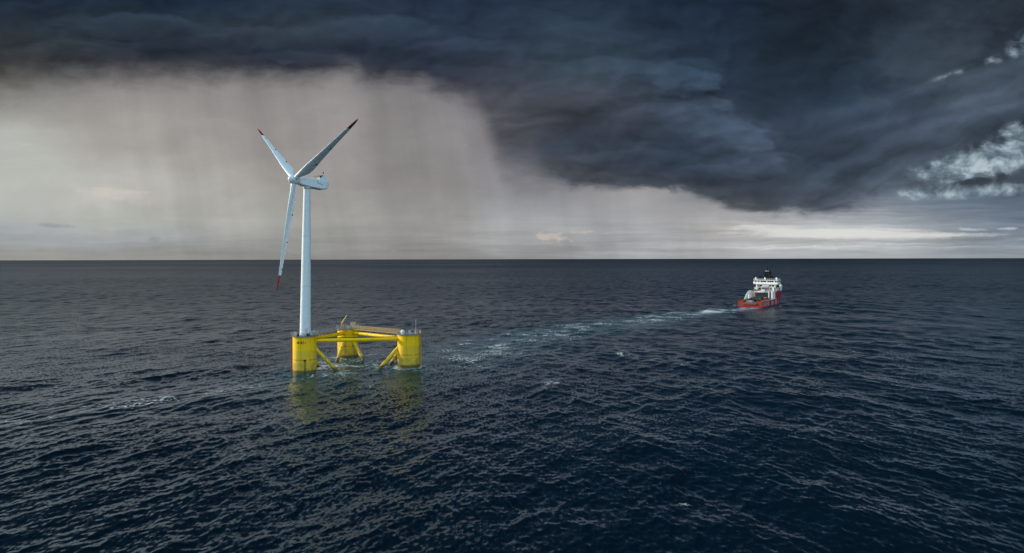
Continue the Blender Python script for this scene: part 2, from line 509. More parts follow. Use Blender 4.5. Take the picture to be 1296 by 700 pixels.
# ------------------------------------------------------------------ layout of the place (metres, camera over the origin)
COLS = [(-75.0, 246.6, 13.4), (-39.3, 258.9, 12.6), (-68.7, 285.2, 12.2)]     # centre and top of the three columns
COL_R = 4.15
SHIP_POS, SHIP_AZ, SHIP_BEAM = (197.6, 566.5), R(34), 21.0                      # middle of the transom, heading from +Y clockwise
WIND = R(-8)                                                                  # the waves run this way (seen from above, from +X)
WAKE = [(199, 568), (190, 556), (138, 511), (92, 462), (54, 418), (23, 382), (-3, 338), (-24, 290), (-38, 256), (-60, 240)]


# ------------------------------------------------------------------ sea
def build_sea():
    rng = np.random.default_rng(11)
    az = np.concatenate([np.linspace(-180, -52, 40)[:-1], np.linspace(-52, 52, 1250), np.linspace(52, 180, 40)[1:-1]])
    rr = [12.0]
    while rr[-1] < 70: rr.append(rr[-1] * 1.09)
    while rr[-1] < 2600: rr.append(rr[-1] * 1.0026)
    while rr[-1] < 9000: rr.append(rr[-1] * 1.015)
    while rr[-1] < 90000: rr.append(rr[-1] * 1.12)
    r = np.array(rr)
    nr, na = len(r), len(az)
    a = np.radians(az)
    X = (r[:, None] * np.sin(a)[None, :]).astype(np.float32)
    Y = (r[:, None] * np.cos(a)[None, :]).astype(np.float32)
    dr = np.gradient(r)
    step = np.maximum(dr, r * np.radians(104 / 1250))
    Z = np.zeros_like(X); DX = np.zeros_like(X); DY = np.zeros_like(X)
    missing = np.zeros(nr)
    NW = 230
    lam = np.exp(np.linspace(np.log(0.8), np.log(70.0), NW)) * np.exp(rng.normal(0, 0.012, NW))
    octave = np.log2(70.0 / 0.8) / NW
    sl = np.interp(np.log(lam), np.log([0.7, 1.8, 3.5, 7.0, 14.0, 30.0, 70.0]), [0.078, 0.082, 0.072, 0.050, 0.036, 0.025, 0.014])
    spread = np.interp(np.log(lam), np.log([1.0, 6.0, 30.0, 70.0]), [0.36, 0.26, 0.22, 0.2])
    pick = rng.random(NW)
    th = np.where(pick < 0.44, R(-24), np.where(pick < 0.88, R(27), R(-86))) + rng.normal(0, 1, NW) * spread
    ph = rng.uniform(0, 2 * PI, NW)
    for i in range(NW):
        k = 2 * PI / lam[i]
        amp = sl[i] * math.sqrt(2 * octave) / k
        wgt = np.clip((lam[i] / step - 3.0) / 3.0, 0, 1)
        wgt = wgt * wgt * (3 - 2 * wgt)
        missing += (1 - wgt ** 2) * sl[i] ** 2 * octave
        rows = int(np.searchsorted(-wgt, 0, side='left'))
        rows = np.nonzero(wgt > 0)[0]
        if len(rows) == 0: continue
        e = rows[-1] + 1
        cx, cy = math.cos(th[i]), math.sin(th[i])
        P = (k * (X[:e] * cx + Y[:e] * cy) + ph[i]).astype(np.float32)
        A = (amp * wgt[:e])[:, None].astype(np.float32)
        S = np.sin(P) * A
        Z[:e] += np.cos(P) * A
        DX[:e] -= S * (1.15 * cx); DY[:e] -= S * (1.15 * cy)
    # gusts: patches of rougher and calmer sea
    gust = np.zeros_like(X)
    for lam_g, n_ in ((60.0, 10), (150.0, 10), (420.0, 8)):
        for _ in range(n_):
            t = rng.uniform(0, 2 * PI); kk = 2 * PI / (lam_g * rng.uniform(0.7, 1.4))
            gust += np.sin(kk * (X * math.cos(t) + Y * 1.4 * math.sin(t)) + rng.uniform(0, 6.28)).astype(np.float32)
    gust /= gust.std()
    # calm slick trailing away from the platform
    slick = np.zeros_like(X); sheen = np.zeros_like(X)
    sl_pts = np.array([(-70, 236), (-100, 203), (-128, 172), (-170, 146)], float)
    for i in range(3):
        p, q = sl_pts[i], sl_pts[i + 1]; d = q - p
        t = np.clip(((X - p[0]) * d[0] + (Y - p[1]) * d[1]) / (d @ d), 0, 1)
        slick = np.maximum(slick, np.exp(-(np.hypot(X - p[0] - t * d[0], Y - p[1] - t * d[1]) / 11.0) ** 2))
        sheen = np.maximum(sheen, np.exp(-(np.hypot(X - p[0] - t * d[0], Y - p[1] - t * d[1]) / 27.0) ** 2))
    chop = np.exp(-(((X + 60) / 34.0) ** 2 + ((Y - 240) / 26.0) ** 2))
    fac = np.clip(1.0 + 0.24 * gust, 0.45, 1.6) * (1 + 0.45 * chop) * (1 - 0.30 * sheen)
    Z *= fac; DX *= fac; DY *= fac
    X2, Y2 = X + DX, Y + DY

    # ---- foam and churned water
    foam = np.zeros_like(X)
    wk = np.array(WAKE, float)
    L = np.concatenate([[0], np.cumsum(np.hypot(*np.diff(wk, axis=0).T))])
    best = np.full(X.shape, 1e9, np.float32); tt = np.zeros_like(X)
    for i in range(len(wk) - 1):
        p, q = wk[i], wk[i + 1]
        d = q - p; ll = d @ d
        t = np.clip(((X - p[0]) * d[0] + (Y - p[1]) * d[1]) / ll, 0, 1)
        dist = np.hypot(X - p[0] - t * d[0], Y - p[1] - t * d[1])
        m = dist < best
        best[m] = dist[m]; tt[m] = (L[i] + t * (L[i + 1] - L[i]))[m]
    fr = tt / L[-1]
    width = np.interp(fr, [0, 0.06, 0.3, 0.6, 1.0], [9, 15, 22, 28, 32])
    stren = np.interp(fr, [0, 0.04, 0.15, 0.32, 0.5, 0.7, 0.9, 1.0], [0.78, 0.54, 0.48, 0.42, 0.34, 0.29, 0.30, 0.18])
    prof = np.exp(-(best / width) ** 2)
    foam = np.maximum(foam, prof * stren)
    churn = prof * np.interp(fr, [0, 0.3, 1.0], [1.0, 0.75, 0.45])
    # water tumbling round the columns and in between them
    for (cx, cy, _), k in zip(COLS, (0.62, 1.1, 1.0)):
        d = np.hypot(X - cx, Y - cy) - COL_R
        foam = np.maximum(foam, k * 1.05 * np.exp(-np.clip(d - 0.3, 0, None) / 1.7) * np.clip(0.72 + 0.32 * gust, 0.2, 1.2))
        foam = np.maximum(foam, k * 0.30 * np.exp(-(np.clip(d, 0, None) / 9.0) ** 2))
        churn = np.maximum(churn, 0.8 * np.exp(-(np.clip(d, 0, None) / 9.0) ** 2))
    ccx, ccy = -58.0, 262.0
    dd = np.hypot((X - ccx) / 1.25, Y - ccy)
    foam = np.maximum(foam, 0.42 * np.exp(-(dd / 17.0) ** 2)); churn = np.maximum(churn, 0.6 * np.exp(-(dd / 22.0) ** 2))
    dd = np.hypot((X + 22.0) / 1.5, Y - 258)
    foam = np.maximum(foam, 0.36 * np.exp(-(dd / 13.0) ** 2))
    # ship's side wash
    hx, hy = math.sin(SHIP_AZ), math.cos(SHIP_AZ)
    lx = (X - SHIP_POS[0]) * hx + (Y - SHIP_POS[1]) * hy
    ly = np.abs((X - SHIP_POS[0]) * hy - (Y - SHIP_POS[1]) * hx)
    wash = np.exp(-((ly - 12.5 - np.clip(78 - lx, 0, 90) * 0.10) / 2.6) ** 2) * ((lx > 4) & (lx < 80))
    foam = np.maximum(foam, 0.24 * wash)
    # breaking crests, sparse
    crest = Z / max(Z[r < 500].std(), 1e-6)
    near = np.exp(-(((X + 15) / 75.0) ** 2 + ((Y - 275) / 60.0) ** 2))
    foam = np.maximum(foam, 0.55 * near * np.clip((crest - 2.0) / 1.2, 0, 1))
    for fx, fy, fa, fb in ((29, 115, 2.6, 0.9), (-46, 196, 2.2, 1.6), (150, 300, 3.0, 2.5)):
        foam = np.maximum(foam, 0.5 * np.exp(-((X - fx) / fa) ** 2 - ((Y - fy) / fb) ** 2))
    foam += 0.10 * np.clip(crest, -1, 2) * (foam > 0.08)
    foam = np.clip(foam, 0, 1.3).astype(np.float32)

    foam = np.maximum(foam, 0.25 * slick * np.clip(0.8 + 0.3 * gust, 0.3, 1.3))  # pale streaks along the slick paint in its silver glint as foam
    nv = nr * na
    co = np.stack([X2, Y2, Z], -1).reshape(-1, 3).astype(np.float32)
    i0 = (np.arange(nr - 1)[:, None] * na + np.arange(na)[None, :])
    i1 = (np.arange(nr - 1)[:, None] * na + (np.arange(na)[None, :] + 1) % na)
    quads = np.stack([i0, i1, i1 + na, i0 + na], -1).reshape(-1, 4)[:, ::-1].astype(np.int32)
    tris = np.stack([np.arange(na), (np.arange(na) + 1) % na, np.full(na, nv)], -1).astype(np.int32)   # small disc below the camera
    co = np.concatenate([co, np.zeros((1, 3), np.float32)])

    def mesh_from(name, co, quads, tris=None):
        me = bpy.data.meshes.new(name)
        nt_ = 0 if tris is None else len(tris)
        me.vertices.add(len(co)); me.vertices.foreach_set('co', co.ravel())
        loops = quads.ravel() if tris is None else np.concatenate([quads.ravel(), tris.ravel()])
        me.loops.add(len(loops)); me.loops.foreach_set('vertex_index', loops)
        st_ = np.arange(len(quads)) * 4
        if nt_: st_ = np.concatenate([st_, len(quads) * 4 + np.arange(nt_) * 3])
        me.polygons.add(len(quads) + nt_)
        me.polygons.foreach_set('loop_start', st_.astype(np.int32))
        me.polygons.foreach_set('use_smooth', np.ones(len(quads) + nt_, bool))
        me.update(calc_edges=True)
        me.validate()
        return me

    def attr(me, name, arr):
        at = me.attributes.new(name, 'FLOAT', 'POINT')
        at.data.foreach_set('value', np.ascontiguousarray(arr, dtype=np.float32).ravel())

    # slopes too fine for the mesh are carried by the shader
    fine = np.sqrt(np.clip(missing, 0, None) + 0.115 ** 2)
    fine = np.minimum(fine, np.interp(np.log(r), np.log([80, 250, 600, 2000]), [0.18, 0.17, 0.15, 0.13]))
    me = mesh_from('sea', co, quads, tris)
    attr(me, 'fine_slope', np.append((fine[:, None] * (1 - 0.5 * sheen) * (1 - 0.5 * slick) * (1 + 0.5 * chop)).ravel(), fine[0]))
    attr(me, 'churn', np.append(np.clip(churn, 0, 1).ravel(), 0))
    fr_ = np.interp(np.log(r), np.log([60, 300, 1000, 4000, 20000]), FAR_ROUGH)
    attr(me, 'far_rough', np.append(np.repeat(fr_, na), fr_[0]))
    me.materials.append(sea_material())
    ob = bpy.data.objects.new('sea', me); col.objects.link(ob)
    ob['kind'] = 'structure'

    # foam and painted slick sheen lying on the water: only the faces that carry any
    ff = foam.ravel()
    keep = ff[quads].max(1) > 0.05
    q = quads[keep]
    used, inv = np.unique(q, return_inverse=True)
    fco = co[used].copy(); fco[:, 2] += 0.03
    fm = mesh_from('foam_and_sheen', fco, inv.reshape(-1, 4).astype(np.int32))
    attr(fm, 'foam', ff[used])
    fm.materials.append(foam_material())
    fo = bpy.data.objects.new('foam', fm); col.objects.link(fo)
    fo['kind'] = 'stuff'
    fo['label'] = 'white foam of the wake and the broken water round the yellow columns, plus painted slick sheen'
    fo['category'] = 'foam'


FAR_ROUGH = [0.13, 0.18, 0.29, 0.36, 0.39]
build_sea()

# ====OBJECTS
# ------------------------------------------------------------------ mesh helpers
class MB:
    def __init__(self): self.bm = bmesh.new()

    def box(self, c, s, rot=None, taper=1.0):
        ret = bmesh.ops.create_cube(self.bm, size=1.0)
        vs_ = ret['verts']
        for v in vs_:
            k = taper if v.co.z > 0 else 1.0
            v.co = Vector((v.co.x * s[0] * k, v.co.y * s[1] * k, v.co.z * s[2]))
        M = Matrix.Translation(Vector(c)) @ (rot.to_4x4() if rot else Matrix.Identity(4))
        bmesh.ops.transform(self.bm, matrix=M, verts=vs_)
        return self

    def tube(self, p0, p1, r0, r1=None, seg=12, caps=True):
        r1 = r0 if r1 is None else r1
        p0, p1 = Vector(p0), Vector(p1)
        d = p1 - p0
        ret = bmesh.ops.create_cone(self.bm, cap_ends=caps, segments=seg, radius1=r0, radius2=r1, depth=d.length)
        M = Matrix.Translation((p0 + p1) / 2) @ d.to_track_quat('Z', 'Y').to_matrix().to_4x4()
        bmesh.ops.transform(self.bm, matrix=M, verts=ret['verts'])
        return self

    def lathe(self, prof, c=(0, 0, 0), seg=32, axis=None):
        rings = []
        q = axis.to_track_quat('Z', 'Y').to_matrix() if axis is not None else None
        for r_, z_ in prof:
            ring = []
            for i in range(seg):
                t = 2 * PI * i / seg
                v = Vector((r_ * math.cos(t), r_ * math.sin(t), z_))
                if q: v = q @ v
                ring.append(self.bm.verts.new(v + Vector(c)))
            rings.append(ring)
        for a, b in zip(rings[:-1], rings[1:]):
            for i in range(seg):
                self.bm.faces.new((a[i], a[(i + 1) % seg], b[(i + 1) % seg], b[i]))
        self.bm.faces.new(rings[0][::-1]); self.bm.faces.new(rings[-1])
        return self

    def loft(self, rings, closed=True, caps=True):
        rs = [[self.bm.verts.new(Vector(p)) for p in ring] for ring in rings]
        m = len(rs[0])
        for a, b in zip(rs[:-1], rs[1:]):
            for i in range(m if closed else m - 1):
                self.bm.faces.new((a[i], a[(i + 1) % m], b[(i + 1) % m], b[i]))
        if caps and closed:
            self.bm.faces.new(rs[0][::-1]); self.bm.faces.new(rs[-1])
        return self

    def sphere(self, c, r_, seg=16):
        ret = bmesh.ops.create_uvsphere(self.bm, u_segments=seg, v_segments=seg // 2, radius=r_)
        bmesh.ops.translate(self.bm, vec=Vector(c), verts=ret['verts'])
        return self

    def path(self, pts, r_, seg=6):
        for a, b in zip(pts[:-1], pts[1:]): self.tube(a, b, r_, seg=seg)
        return self

    def build(self, name, mat, parent=None, smooth=False, label=None, bevel=0.0):
        if bevel:
            bmesh.ops.bevel(self.bm, geom=[e for e in self.bm.edges], offset=bevel, segments=1, affect='EDGES')
        bmesh.ops.recalc_face_normals(self.bm, faces=self.bm.faces)
        me = bpy.data.meshes.new(name)
        self.bm.to_mesh(me); self.bm.free()
        if smooth:
            for p in me.polygons: p.use_smooth = True
            me.set_sharp_from_angle(angle=R(35))
        me.materials.append(mat)
        o = bpy.data.objects.new(name, me)
        col.objects.link(o)
        if parent is not None: o.parent = parent
        if label: o['label'] = label
        return o


def split_pieces(o):
    """make every loose piece of a mesh a part of its own, under the same parent"""
    bm = bmesh.new(); bm.from_mesh(o.data)
    bm.verts.ensure_lookup_table()
    seen, groups_ = set(), []
    for v in bm.verts:
        if v.index in seen: continue
        stack, isl = [v], set()
        while stack:
            q = stack.pop()
            if q.index in seen: continue
            seen.add(q.index); isl.add(q.index)
            stack += [e.other_vert(q) for e in q.link_edges]
        groups_.append(isl)
    for isl in groups_[1:]:
        b = bm.copy()
        b.verts.ensure_lookup_table()
        bmesh.ops.delete(b, geom=[v for v in b.verts if v.index not in isl], context='VERTS')
        c = o.copy(); c.data = o.data.copy(); b.to_mesh(c.data); b.free()
        col.objects.link(c)
    bmesh.ops.delete(bm, geom=[v for v in bm.verts if v.index not in groups_[0]], context='VERTS')
    bm.to_mesh(o.data); bm.free()


def thing(name, label, cat, loc, rz=0.0):
    o = bpy.data.objects.new(name, None)
    o.empty_display_size = 2
    col.objects.link(o)
    o.location = loc; o.rotation_euler = (0, 0, rz)
    o['label'] = label; o['category'] = cat
    return o


M = {}
M['yellow'] = yellow_paint()
M['yellow_rail'] = paint('railing_yellow', (0.62, 0.38, 0.06), 0.5, 0.25)
M['grate'] = paint('galvanised_grating', (0.13, 0.14, 0.15), 0.7, 0.25, 1.2, dirt=(0.16, 0.12, 0.08), dirt_amt=0.5, streak=False)
M['rail_grey'] = paint('galvanised_rail', (0.26, 0.25, 0.24), 0.6, 0.3, 1.0)
M['rail_rust'] = paint('railing_weathered', (0.50, 0.34, 0.12), 0.6, 0.3, 1.0, dirt=(0.20, 0.10, 0.05), dirt_amt=0.6)
M['white'] = paint('turbine_white', (0.70, 0.74, 0.76), 0.38, 0.05, 0.25, dirt=(0.52, 0.54, 0.54), dirt_amt=0.25)
M['blade'] = paint('blade_white', (0.70, 0.74, 0.77), 0.4, 0.04, 0.2, dirt=(0.5, 0.5, 0.5), dirt_amt=0.15, spec=0.35)
M['red'] = paint('signal_red', (0.30, 0.014, 0.016), 0.4, 0.1)
M['dark'] = paint('dark_steel', (0.012, 0.014, 0.018), 0.6, 0.2, spec=0.12)
M['rust'] = paint('rusty_orange', (0.26, 0.085, 0.025), 0.65, 0.3, 1.0, dirt=(0.14, 0.06, 0.03), dirt_amt=0.6)
M['cabinet'] = paint('cabinet_grey', (0.46, 0.48, 0.48), 0.5, 0.1)
M['beige'] = paint('cabinet_beige', (0.55, 0.42, 0.26), 0.55, 0.12)
M['lamp_white'] = paint('dome_white', (0.80, 0.80, 0.78), 0.4, 0.04)
M['hull_red'] = paint('hull_red', (0.32, 0.010, 0.022), 0.45, 0.22, 0.25, dirt=(0.24, 0.06, 0.04), dirt_amt=0.45)
M['stern_red'] = paint('stern_orange_red', (0.24, 0.040, 0.018), 0.6, 0.3, 0.5, dirt=(0.16, 0.07, 0.03), dirt_amt=0.8, spec=0.25)
M['ship_white'] = paint('ship_white', (0.76, 0.75, 0.71), 0.45, 0.07, 0.5, dirt=(0.50, 0.42, 0.32), dirt_amt=0.35)
M['ship_deck'] = paint('deck_grey_blue', (0.16, 0.19, 0.23), 0.7, 0.25, 0.4, dirt=(0.26, 0.15, 0.08), dirt_amt=0.5, streak=False)
M['window'] = paint('window_glass', (0.012, 0.016, 0.020), 0.12, 0.1)
M['winch_green'] = paint('winch_green', (0.030, 0.060, 0.045), 0.5, 0.2)
M['maroon'] = paint('winch_maroon', (0.14, 0.028, 0.022), 0.55, 0.25)
M['orange'] = paint('lifeboat_orange', (0.80, 0.16, 0.02), 0.4, 0.08)
M['antifoul'] = paint('boot_blue_grey', (0.05, 0.05, 0.07), 0.5, 0.2)


# ------------------------------------------------------------------ floating wind turbine
def build_turbine():
    c0 = Vector((sum(c[0] for c in COLS) / 3, sum(c[1] for c in COLS) / 3, 0))
    root = thing('floating_wind_turbine',
                 'white three bladed wind turbine with red blade tips on a yellow three legged floating platform',
                 'wind turbine', c0)
    P = [Vector((c[0], c[1], 0)) - c0 for c in COLS]
    tops = [c[2] for c in COLS]
    toward_cam = Vector((0.29, -0.957, 0))

    def ring(z, r_, n_=64, cx=0, cy=0):
        return [(cx + r_ * math.cos(2 * PI * i / n_), cy + r_ * math.sin(2 * PI * i / n_), z) for i in range(n_)]

    def railing(mb, pts, z, h=1.1, every=1.3, rad=0.05, closed=False):
        pts = [Vector(p) for p in pts]
        if closed: pts = pts + [pts[0]]
        for lev in (h, h * 0.55):
            for a, b in zip(pts[:-1], pts[1:]):
                mb.tube(a + Vector((0, 0, z + lev)), b + Vector((0, 0, z + lev)), rad, seg=5)
        for a, b in zip(pts[:-1], pts[1:]):
            k = max(1, round((b - a).length / every))
            for i in range(k):
                p = a.lerp(b, i / k)
                mb.tube(p + Vector((0, 0, z)), p + Vector((0, 0, z + h)), rad, seg=5)

    column_objs = []
    for i in range(3):
        p, top = P[i], tops[i]
        o = MB().lathe([(COL_R, -14), (COL_R, 0), (COL_R, 5.2), (COL_R, top - 0.25), (COL_R - 0.0, top)], seg=64)
        co = o.build('column', M['yellow'], root, smooth=True)
        co.location = p
        column_objs.append(co)
        # weld bands, just proud of the shell
        b = MB()
        for z in (top - 0.45,):
            b.lathe([(COL_R + 0.02, z - 0.06), (COL_R + 0.07, z - 0.05), (COL_R + 0.07, z + 0.05), (COL_R + 0.02, z + 0.06)], seg=64)
        b.build('weld_band', M['yellow'], co, smooth=True)
        # deck with kicker plate and railing
        r_d = COL_R + 0.55
        MB().lathe([(r_d, top + 0.01), (r_d, top + 0.16)], seg=48).build('top_deck', M['grate'], co, smooth=True)
        rl = MB()
        pts = ring(0, r_d - 0.08, 20)
        railing(rl, pts, top + 0.16, closed=True, every=1.2)
        rl.build('railing', M['rail_grey'], co)
        # boarding ladder with fender tubes
        ang = {0: R(196), 1: R(20), 2: R(120)}[i]
        dv = Vector((math.cos(ang), math.sin(ang), 0)); sv = Vector((-dv.y, dv.x, 0))
        ld = MB()
        for s in (-0.45, 0.45):
            q = dv * (COL_R + 0.42) + sv * s
            ld.tube(q + Vector((0, 0, -3)), q + Vector((0, 0, top + 1.1)), 0.16, seg=8)
            for z in np.arange(0.8, top, 2.6):
                ld.tube(q + Vector((0, 0, z)), q - dv * 0.5 + Vector((0, 0, z)), 0.07, seg=6)
        z = -1.0
        while z < top:
            q = dv * (COL_R + 0.42) + Vector((0, 0, z))
            ld.tube(q - sv * 0.45, q + sv * 0.45, 0.04, seg=5); z += 0.45
        ld.build('boarding_ladder', M['rust'] if i == 0 else M['yellow_rail'], co)

    # draught marks on the seaward face of the columns, cable guides
    dm = MB()
    for k in range(7):
        a = R(-68); z = 1.6 + k * 0.55
        q = Vector((math.cos(a) * (COL_R + 0.012), math.sin(a) * (COL_R + 0.012), z))
        dm.box(q, (0.03, 0.34, 0.16), Matrix.Rotation(a, 3, 'Z'))
    dm.build('draught_mark', M['dark'], column_objs[0])
    tb = MB()
    for k, (w_, h_) in enumerate([(0.16, 0.85), (0.42, 0.85), (0.16, 0.95), (0.36, 0.9), (0.15, 0.95), (0.15, 0.8)]):
        a = R(-111 + k * 8.2); r_ = COL_R + 0.012
        q = Vector((math.cos(a) * r_, math.sin(a) * r_, tops[0] - 2.05))
        tb.box(q, (0.03, w_, h_), Matrix.Rotation(a, 3, 'Z'))
    tb.build('lettering', M['dark'], column_objs[0])
    pd = MB()
    a = R(-72)
    q = Vector((math.cos(a), math.sin(a), 0))
    pd.box(q * (COL_R + 0.25) + Vector((0, 0, 5.0)), (0.5, 0.7, 0.5), Matrix.Rotation(a, 3, 'Z'))
    pd.tube(q * (COL_R + 0.25) + Vector((0, 0, 5.0)), q * (COL_R + 0.3) + Vector((0, 0, -2)), 0.09, seg=8)
    pd.build('cable_fairlead', M['dark'], column_objs[0])

    # upper beams, lower beams and V braces
    for i, j in ((0, 1), (0, 2), (1, 2)):
        d = (P[j] - P[i]); ln = d.length; d.normalize()
        zi, zj = tops[i] - 1.9, tops[j] - 1.7
        bm_ = MB().tube(P[i] + d * (COL_R - 0.4) + Vector((0, 0, zi)), P[j] - d * (COL_R - 0.4) + Vector((0, 0, zj)), 0.70, seg=20)
        beam = bm_.build('main_beam', M['yellow'], root, smooth=True)
        fl = MB()
        for f in (0.0, 0.33, 0.67, 1.0):
            a = (P[i] + d * (COL_R + 0.5)).lerp(P[j] - d * (COL_R + 0.5), f)
            z = zi + (zj - zi) * (COL_R + (ln - 2 * COL_R) * f) / ln
            q = a + Vector((0, 0, z))
            fl.tube(q - d * 0.09, q + d * 0.09, 0.80, seg=20)
        fl.build('flange', M['yellow'], beam, smooth=True)
        MB().tube(P[i] + d * (COL_R - 0.4) + Vector((0, 0, -8)), P[j] - d * (COL_R - 0.4) + Vector((0, 0, -8)), 0.9, seg=16).build('lower_beam', M['yellow'], root, smooth=True)
        for s, e in ((i, j), (j, i)):
            dd = (P[e] - P[s]).normalized()
            a = P[s] + dd * (COL_R - 0.5) + Vector((0, 0, tops[s] - 4.7))
            b_ = P[s] + dd * (COL_R + 14.0) + Vector((0, 0, -7.6))
            MB().tube(a, b_, 0.68, seg=18).build('diagonal_brace', M['yellow'], root, smooth=True)
        # walkway carried on short struts above the beam; the wheelhouse side (0-1) has only a cable tray
        n_ = Vector((-d.y, d.x, 0))
        if (i, j) != (0, 1):
            w = MB()
            a = P[i] + d * (COL_R + 0.2); b_ = P[j] - d * (COL_R + 0.2)
            a.z, b_.z = tops[i] + 0.05, tops[j] + 0.05
            mid = (a + b_) / 2
            rotm = Matrix((d.to_tuple(), n_.to_tuple(), (0, 0, 1))).transposed()
            sl = Matrix.Rotation(-math.atan2(b_.z - a.z, (b_ - a).length), 3, 'Y')
            w.box(mid, ((b_ - a).length, 1.5, 0.10), rotm @ sl)
            wk = w.build('walkway', M['grate'], root)
            sp = MB()
            k = 9
            for m_ in range(k):
                q = a.lerp(b_, (m_ + 0.5) / k)
                for s in (-0.6, 0.6):
                    sp.tube(q + n_ * s - Vector((0, 0, 0.04)), q + n_ * s * 0.5 - Vector((0, 0, 1.6)), 0.07, seg=6)
            for s in (-0.72, 0.72):
                sp.tube(a + n_ * s - Vector((0, 0, .12)), b_ + n_ * s - Vector((0, 0, .12)), 0.10, seg=6)
            sp.build('support_frame', M['yellow_rail'], wk)
            rl = MB()
            for s in (-0.72, 0.72):
                pa, pb = a + n_ * s, b_ + n_ * s
                for lev in (1.3, 0.85, 0.45):
                    rl.tube(pa + Vector((0, 0, lev)), pb + Vector((0, 0, lev)), 0.045, seg=5)
                for m_ in range(28):
                    q = pa.lerp(pb, m_ / 27)
                    rl.tube(q, q + Vector((0, 0, 1.3)), 0.055, seg=5)
            rl.build('railing', M['rail_grey'] if (i, j) == (0, 2) else M['rail_rust'], wk)
        else:
            ct = MB()
            a = P[i] + d * COL_R; b_ = P[j] - d * COL_R
            for s in (-0.18, 0.18):
                ct.tube(a + n_ * (s + 0.3) + Vector((0, 0, zi + 0.86)), b_ + n_ * (s + 0.3) + Vector((0, 0, zj + 0.86)), 0.10, seg=6)
            for m_ in range(14):
                q = a.lerp(b_, (m_ + .5) / 14)
                z = zi + (zj - zi) * (m_ + .5) / 14
                ct.box(q + n_ * 0.3 + Vector((0, 0, z + 0.73)), (0.16, 0.16, 0.22))
            ct.build('cable_tray', M['dark'], beam)

    # deck gear
    t0 = tops[0] + 0.16
    for k, (dx, dy, sx, sy, sz, mt) in enumerate([(2.9, -1.2, 0.9, 0.7, 1.3, 'cabinet'), (3.3, 0.6, 0.7, 0.9, 1.7, 'cabinet'), (2.2, -2.9, 1.1, 0.6, 0.8, 'dark'), (-2.9, -1.6, 0.7, 0.7, 1.1, 'cabinet'), (-1.3, -3.3, 0.8, 0.5, 0.7, 'dark'), (0.9, -3.6, 0.6, 0.4, 0.9, 'cabinet')]):
        mb = MB().box((dx, dy, t0 + sz / 2 + 0.08), (sx, sy, sz))
        mb.box((dx, dy, t0 + sz + 0.11), (sx * 1.1, sy * 1.1, 0.06)).box((dx, dy, t0 + 0.04), (sx * 0.8, sy * 0.8, 0.08))
        mb.build('equipment_cabinet', M[mt], column_objs[0])
    t1 = tops[1] + 0.16
    dome = MB().lathe([(0.55, t1), (0.55, t1 + 0.5), (0.78, t1 + 0.55), (0.80, t1 + 1.0), (0.62, t1 + 1.45), (0.25, t1 + 1.65)], c=(-1.9, -2.3, 0), seg=20)
    dome.build('navigation_dome', M['lamp_white'], column_objs[1], smooth=True)
    an = MB().tube((2.9, -1.0, t1), (2.9, -1.0, t1 + 5.6), 0.05, 0.025, seg=6).tube((2.9, -1.0, t1), (2.9, -1.0, t1 + 1.2), 0.12, seg=8)
    an.build('antenna', M['lamp_white'], column_objs[1])
    for dx, dy, s in ((1.2, -2.6, 0.8), (0.2, 1.0, 1.0), (2.4, 1.2, 0.7)):
        mb = MB().box((dx, dy, t1 + s / 2 + .05), (s * 0.9, s * 0.7, s)).box((dx, dy, t1 + s + .08), (s, s * 0.8, 0.06))
        mb.build('equipment_cabinet', M['cabinet'], column_objs[1])
    t2 = tops[2] + 0.16
    cr = MB().tube((-2.3, -0.8, t2), (-2.3, -0.8, t2 + 1.9), 0.28, 0.24, seg=12)
    cr.box((-2.3, -0.8, t2 + 1.95), (0.7, 0.6, 0.5))
    crane = cr.build('davit_crane', M['yellow_rail'], root)
    crane.location = P[2]
    bo = MB().tube((-2.3, -0.8, t2 + 2.0), (0.1, -1.2, t2 + 5.4), 0.26, 0.15, seg=10)
    bo.tube((-2.2, -0.8, t2 + 1.2), (-1.0, -1.0, t2 + 3.6), 0.09, seg=8)
    bo.build('boom', M['yellow_rail'], crane)
    for dx, dy, sx, sz, mt in ((2.6, -1.4, 1.9, 2.3, 'beige'), (0.8, -2.4, 1.2, 0.9, 'cabinet')):
        mb = MB().box((dx, dy, t2 + sz / 2 + .06), (sx, sx * 0.7, sz)).box((dx, dy, t2 + sz + .10), (sx * 1.08, sx * 0.78, 0.07))
        mb.box((dx, dy - sx * 0.35 - 0.03, t2 + sz * 0.5), (sx * 0.42, 0.05, sz * 0.75))
        mb.build('equipment_cabinet', M[mt], column_objs[2])

    # tower, leaning very slightly to the right
    tb0 = P[0] + Vector((0.25, 0, tops[0] + 0.17))
    tb1 = P[0] + Vector((1.0, 0.0, 67.0))
    ax = (tb1 - tb0)
    H = ax.length
    tw = MB().lathe([(2.12, 0), (2.12, 0.35), (1.94, 0.36), (1.91, 2.0), (1.73, 18.0), (1.50, 36.0), (1.18, H - 0.9), (1.18, H)], c=(0, 0, 0), seg=64, axis=ax)
    tower = tw.build('tower', M['white'], root, smooth=True)
    tower.location = tb0
    fl = MB()
    u = ax.normalized()
    for z, r_ in ((17.8, 1.74), (35.8, 1.51)):
        fl.lathe([(r_ + 0.005, z - 0.05), (r_ + 0.022, z - 0.04), (r_ + 0.022, z + 0.04), (r_ + 0.005, z + 0.05)], seg=64, axis=u)
    fl.build('flange', M['cabinet'], tower, smooth=True)
    a = R(-60)
    dr_ = MB().box((1.94 * math.cos(a), 1.94 * math.sin(a), 1.6), (0.08, 0.9, 2.1), Matrix.Rotation(a, 3, 'Z'))
    dr_.box((2.4 * math.cos(a), 2.4 * math.sin(a), 0.5), (0.7, 1.1, 0.06), Matrix.Rotation(a, 3, 'Z'))
    dr_.build('door', M['cabinet'], tower)

    # nacelle frame: h points from the tower out through the hub
    alpha, tilt = R(47), R(7)
    h0 = Vector((-math.cos(alpha), -math.sin(alpha), 0))
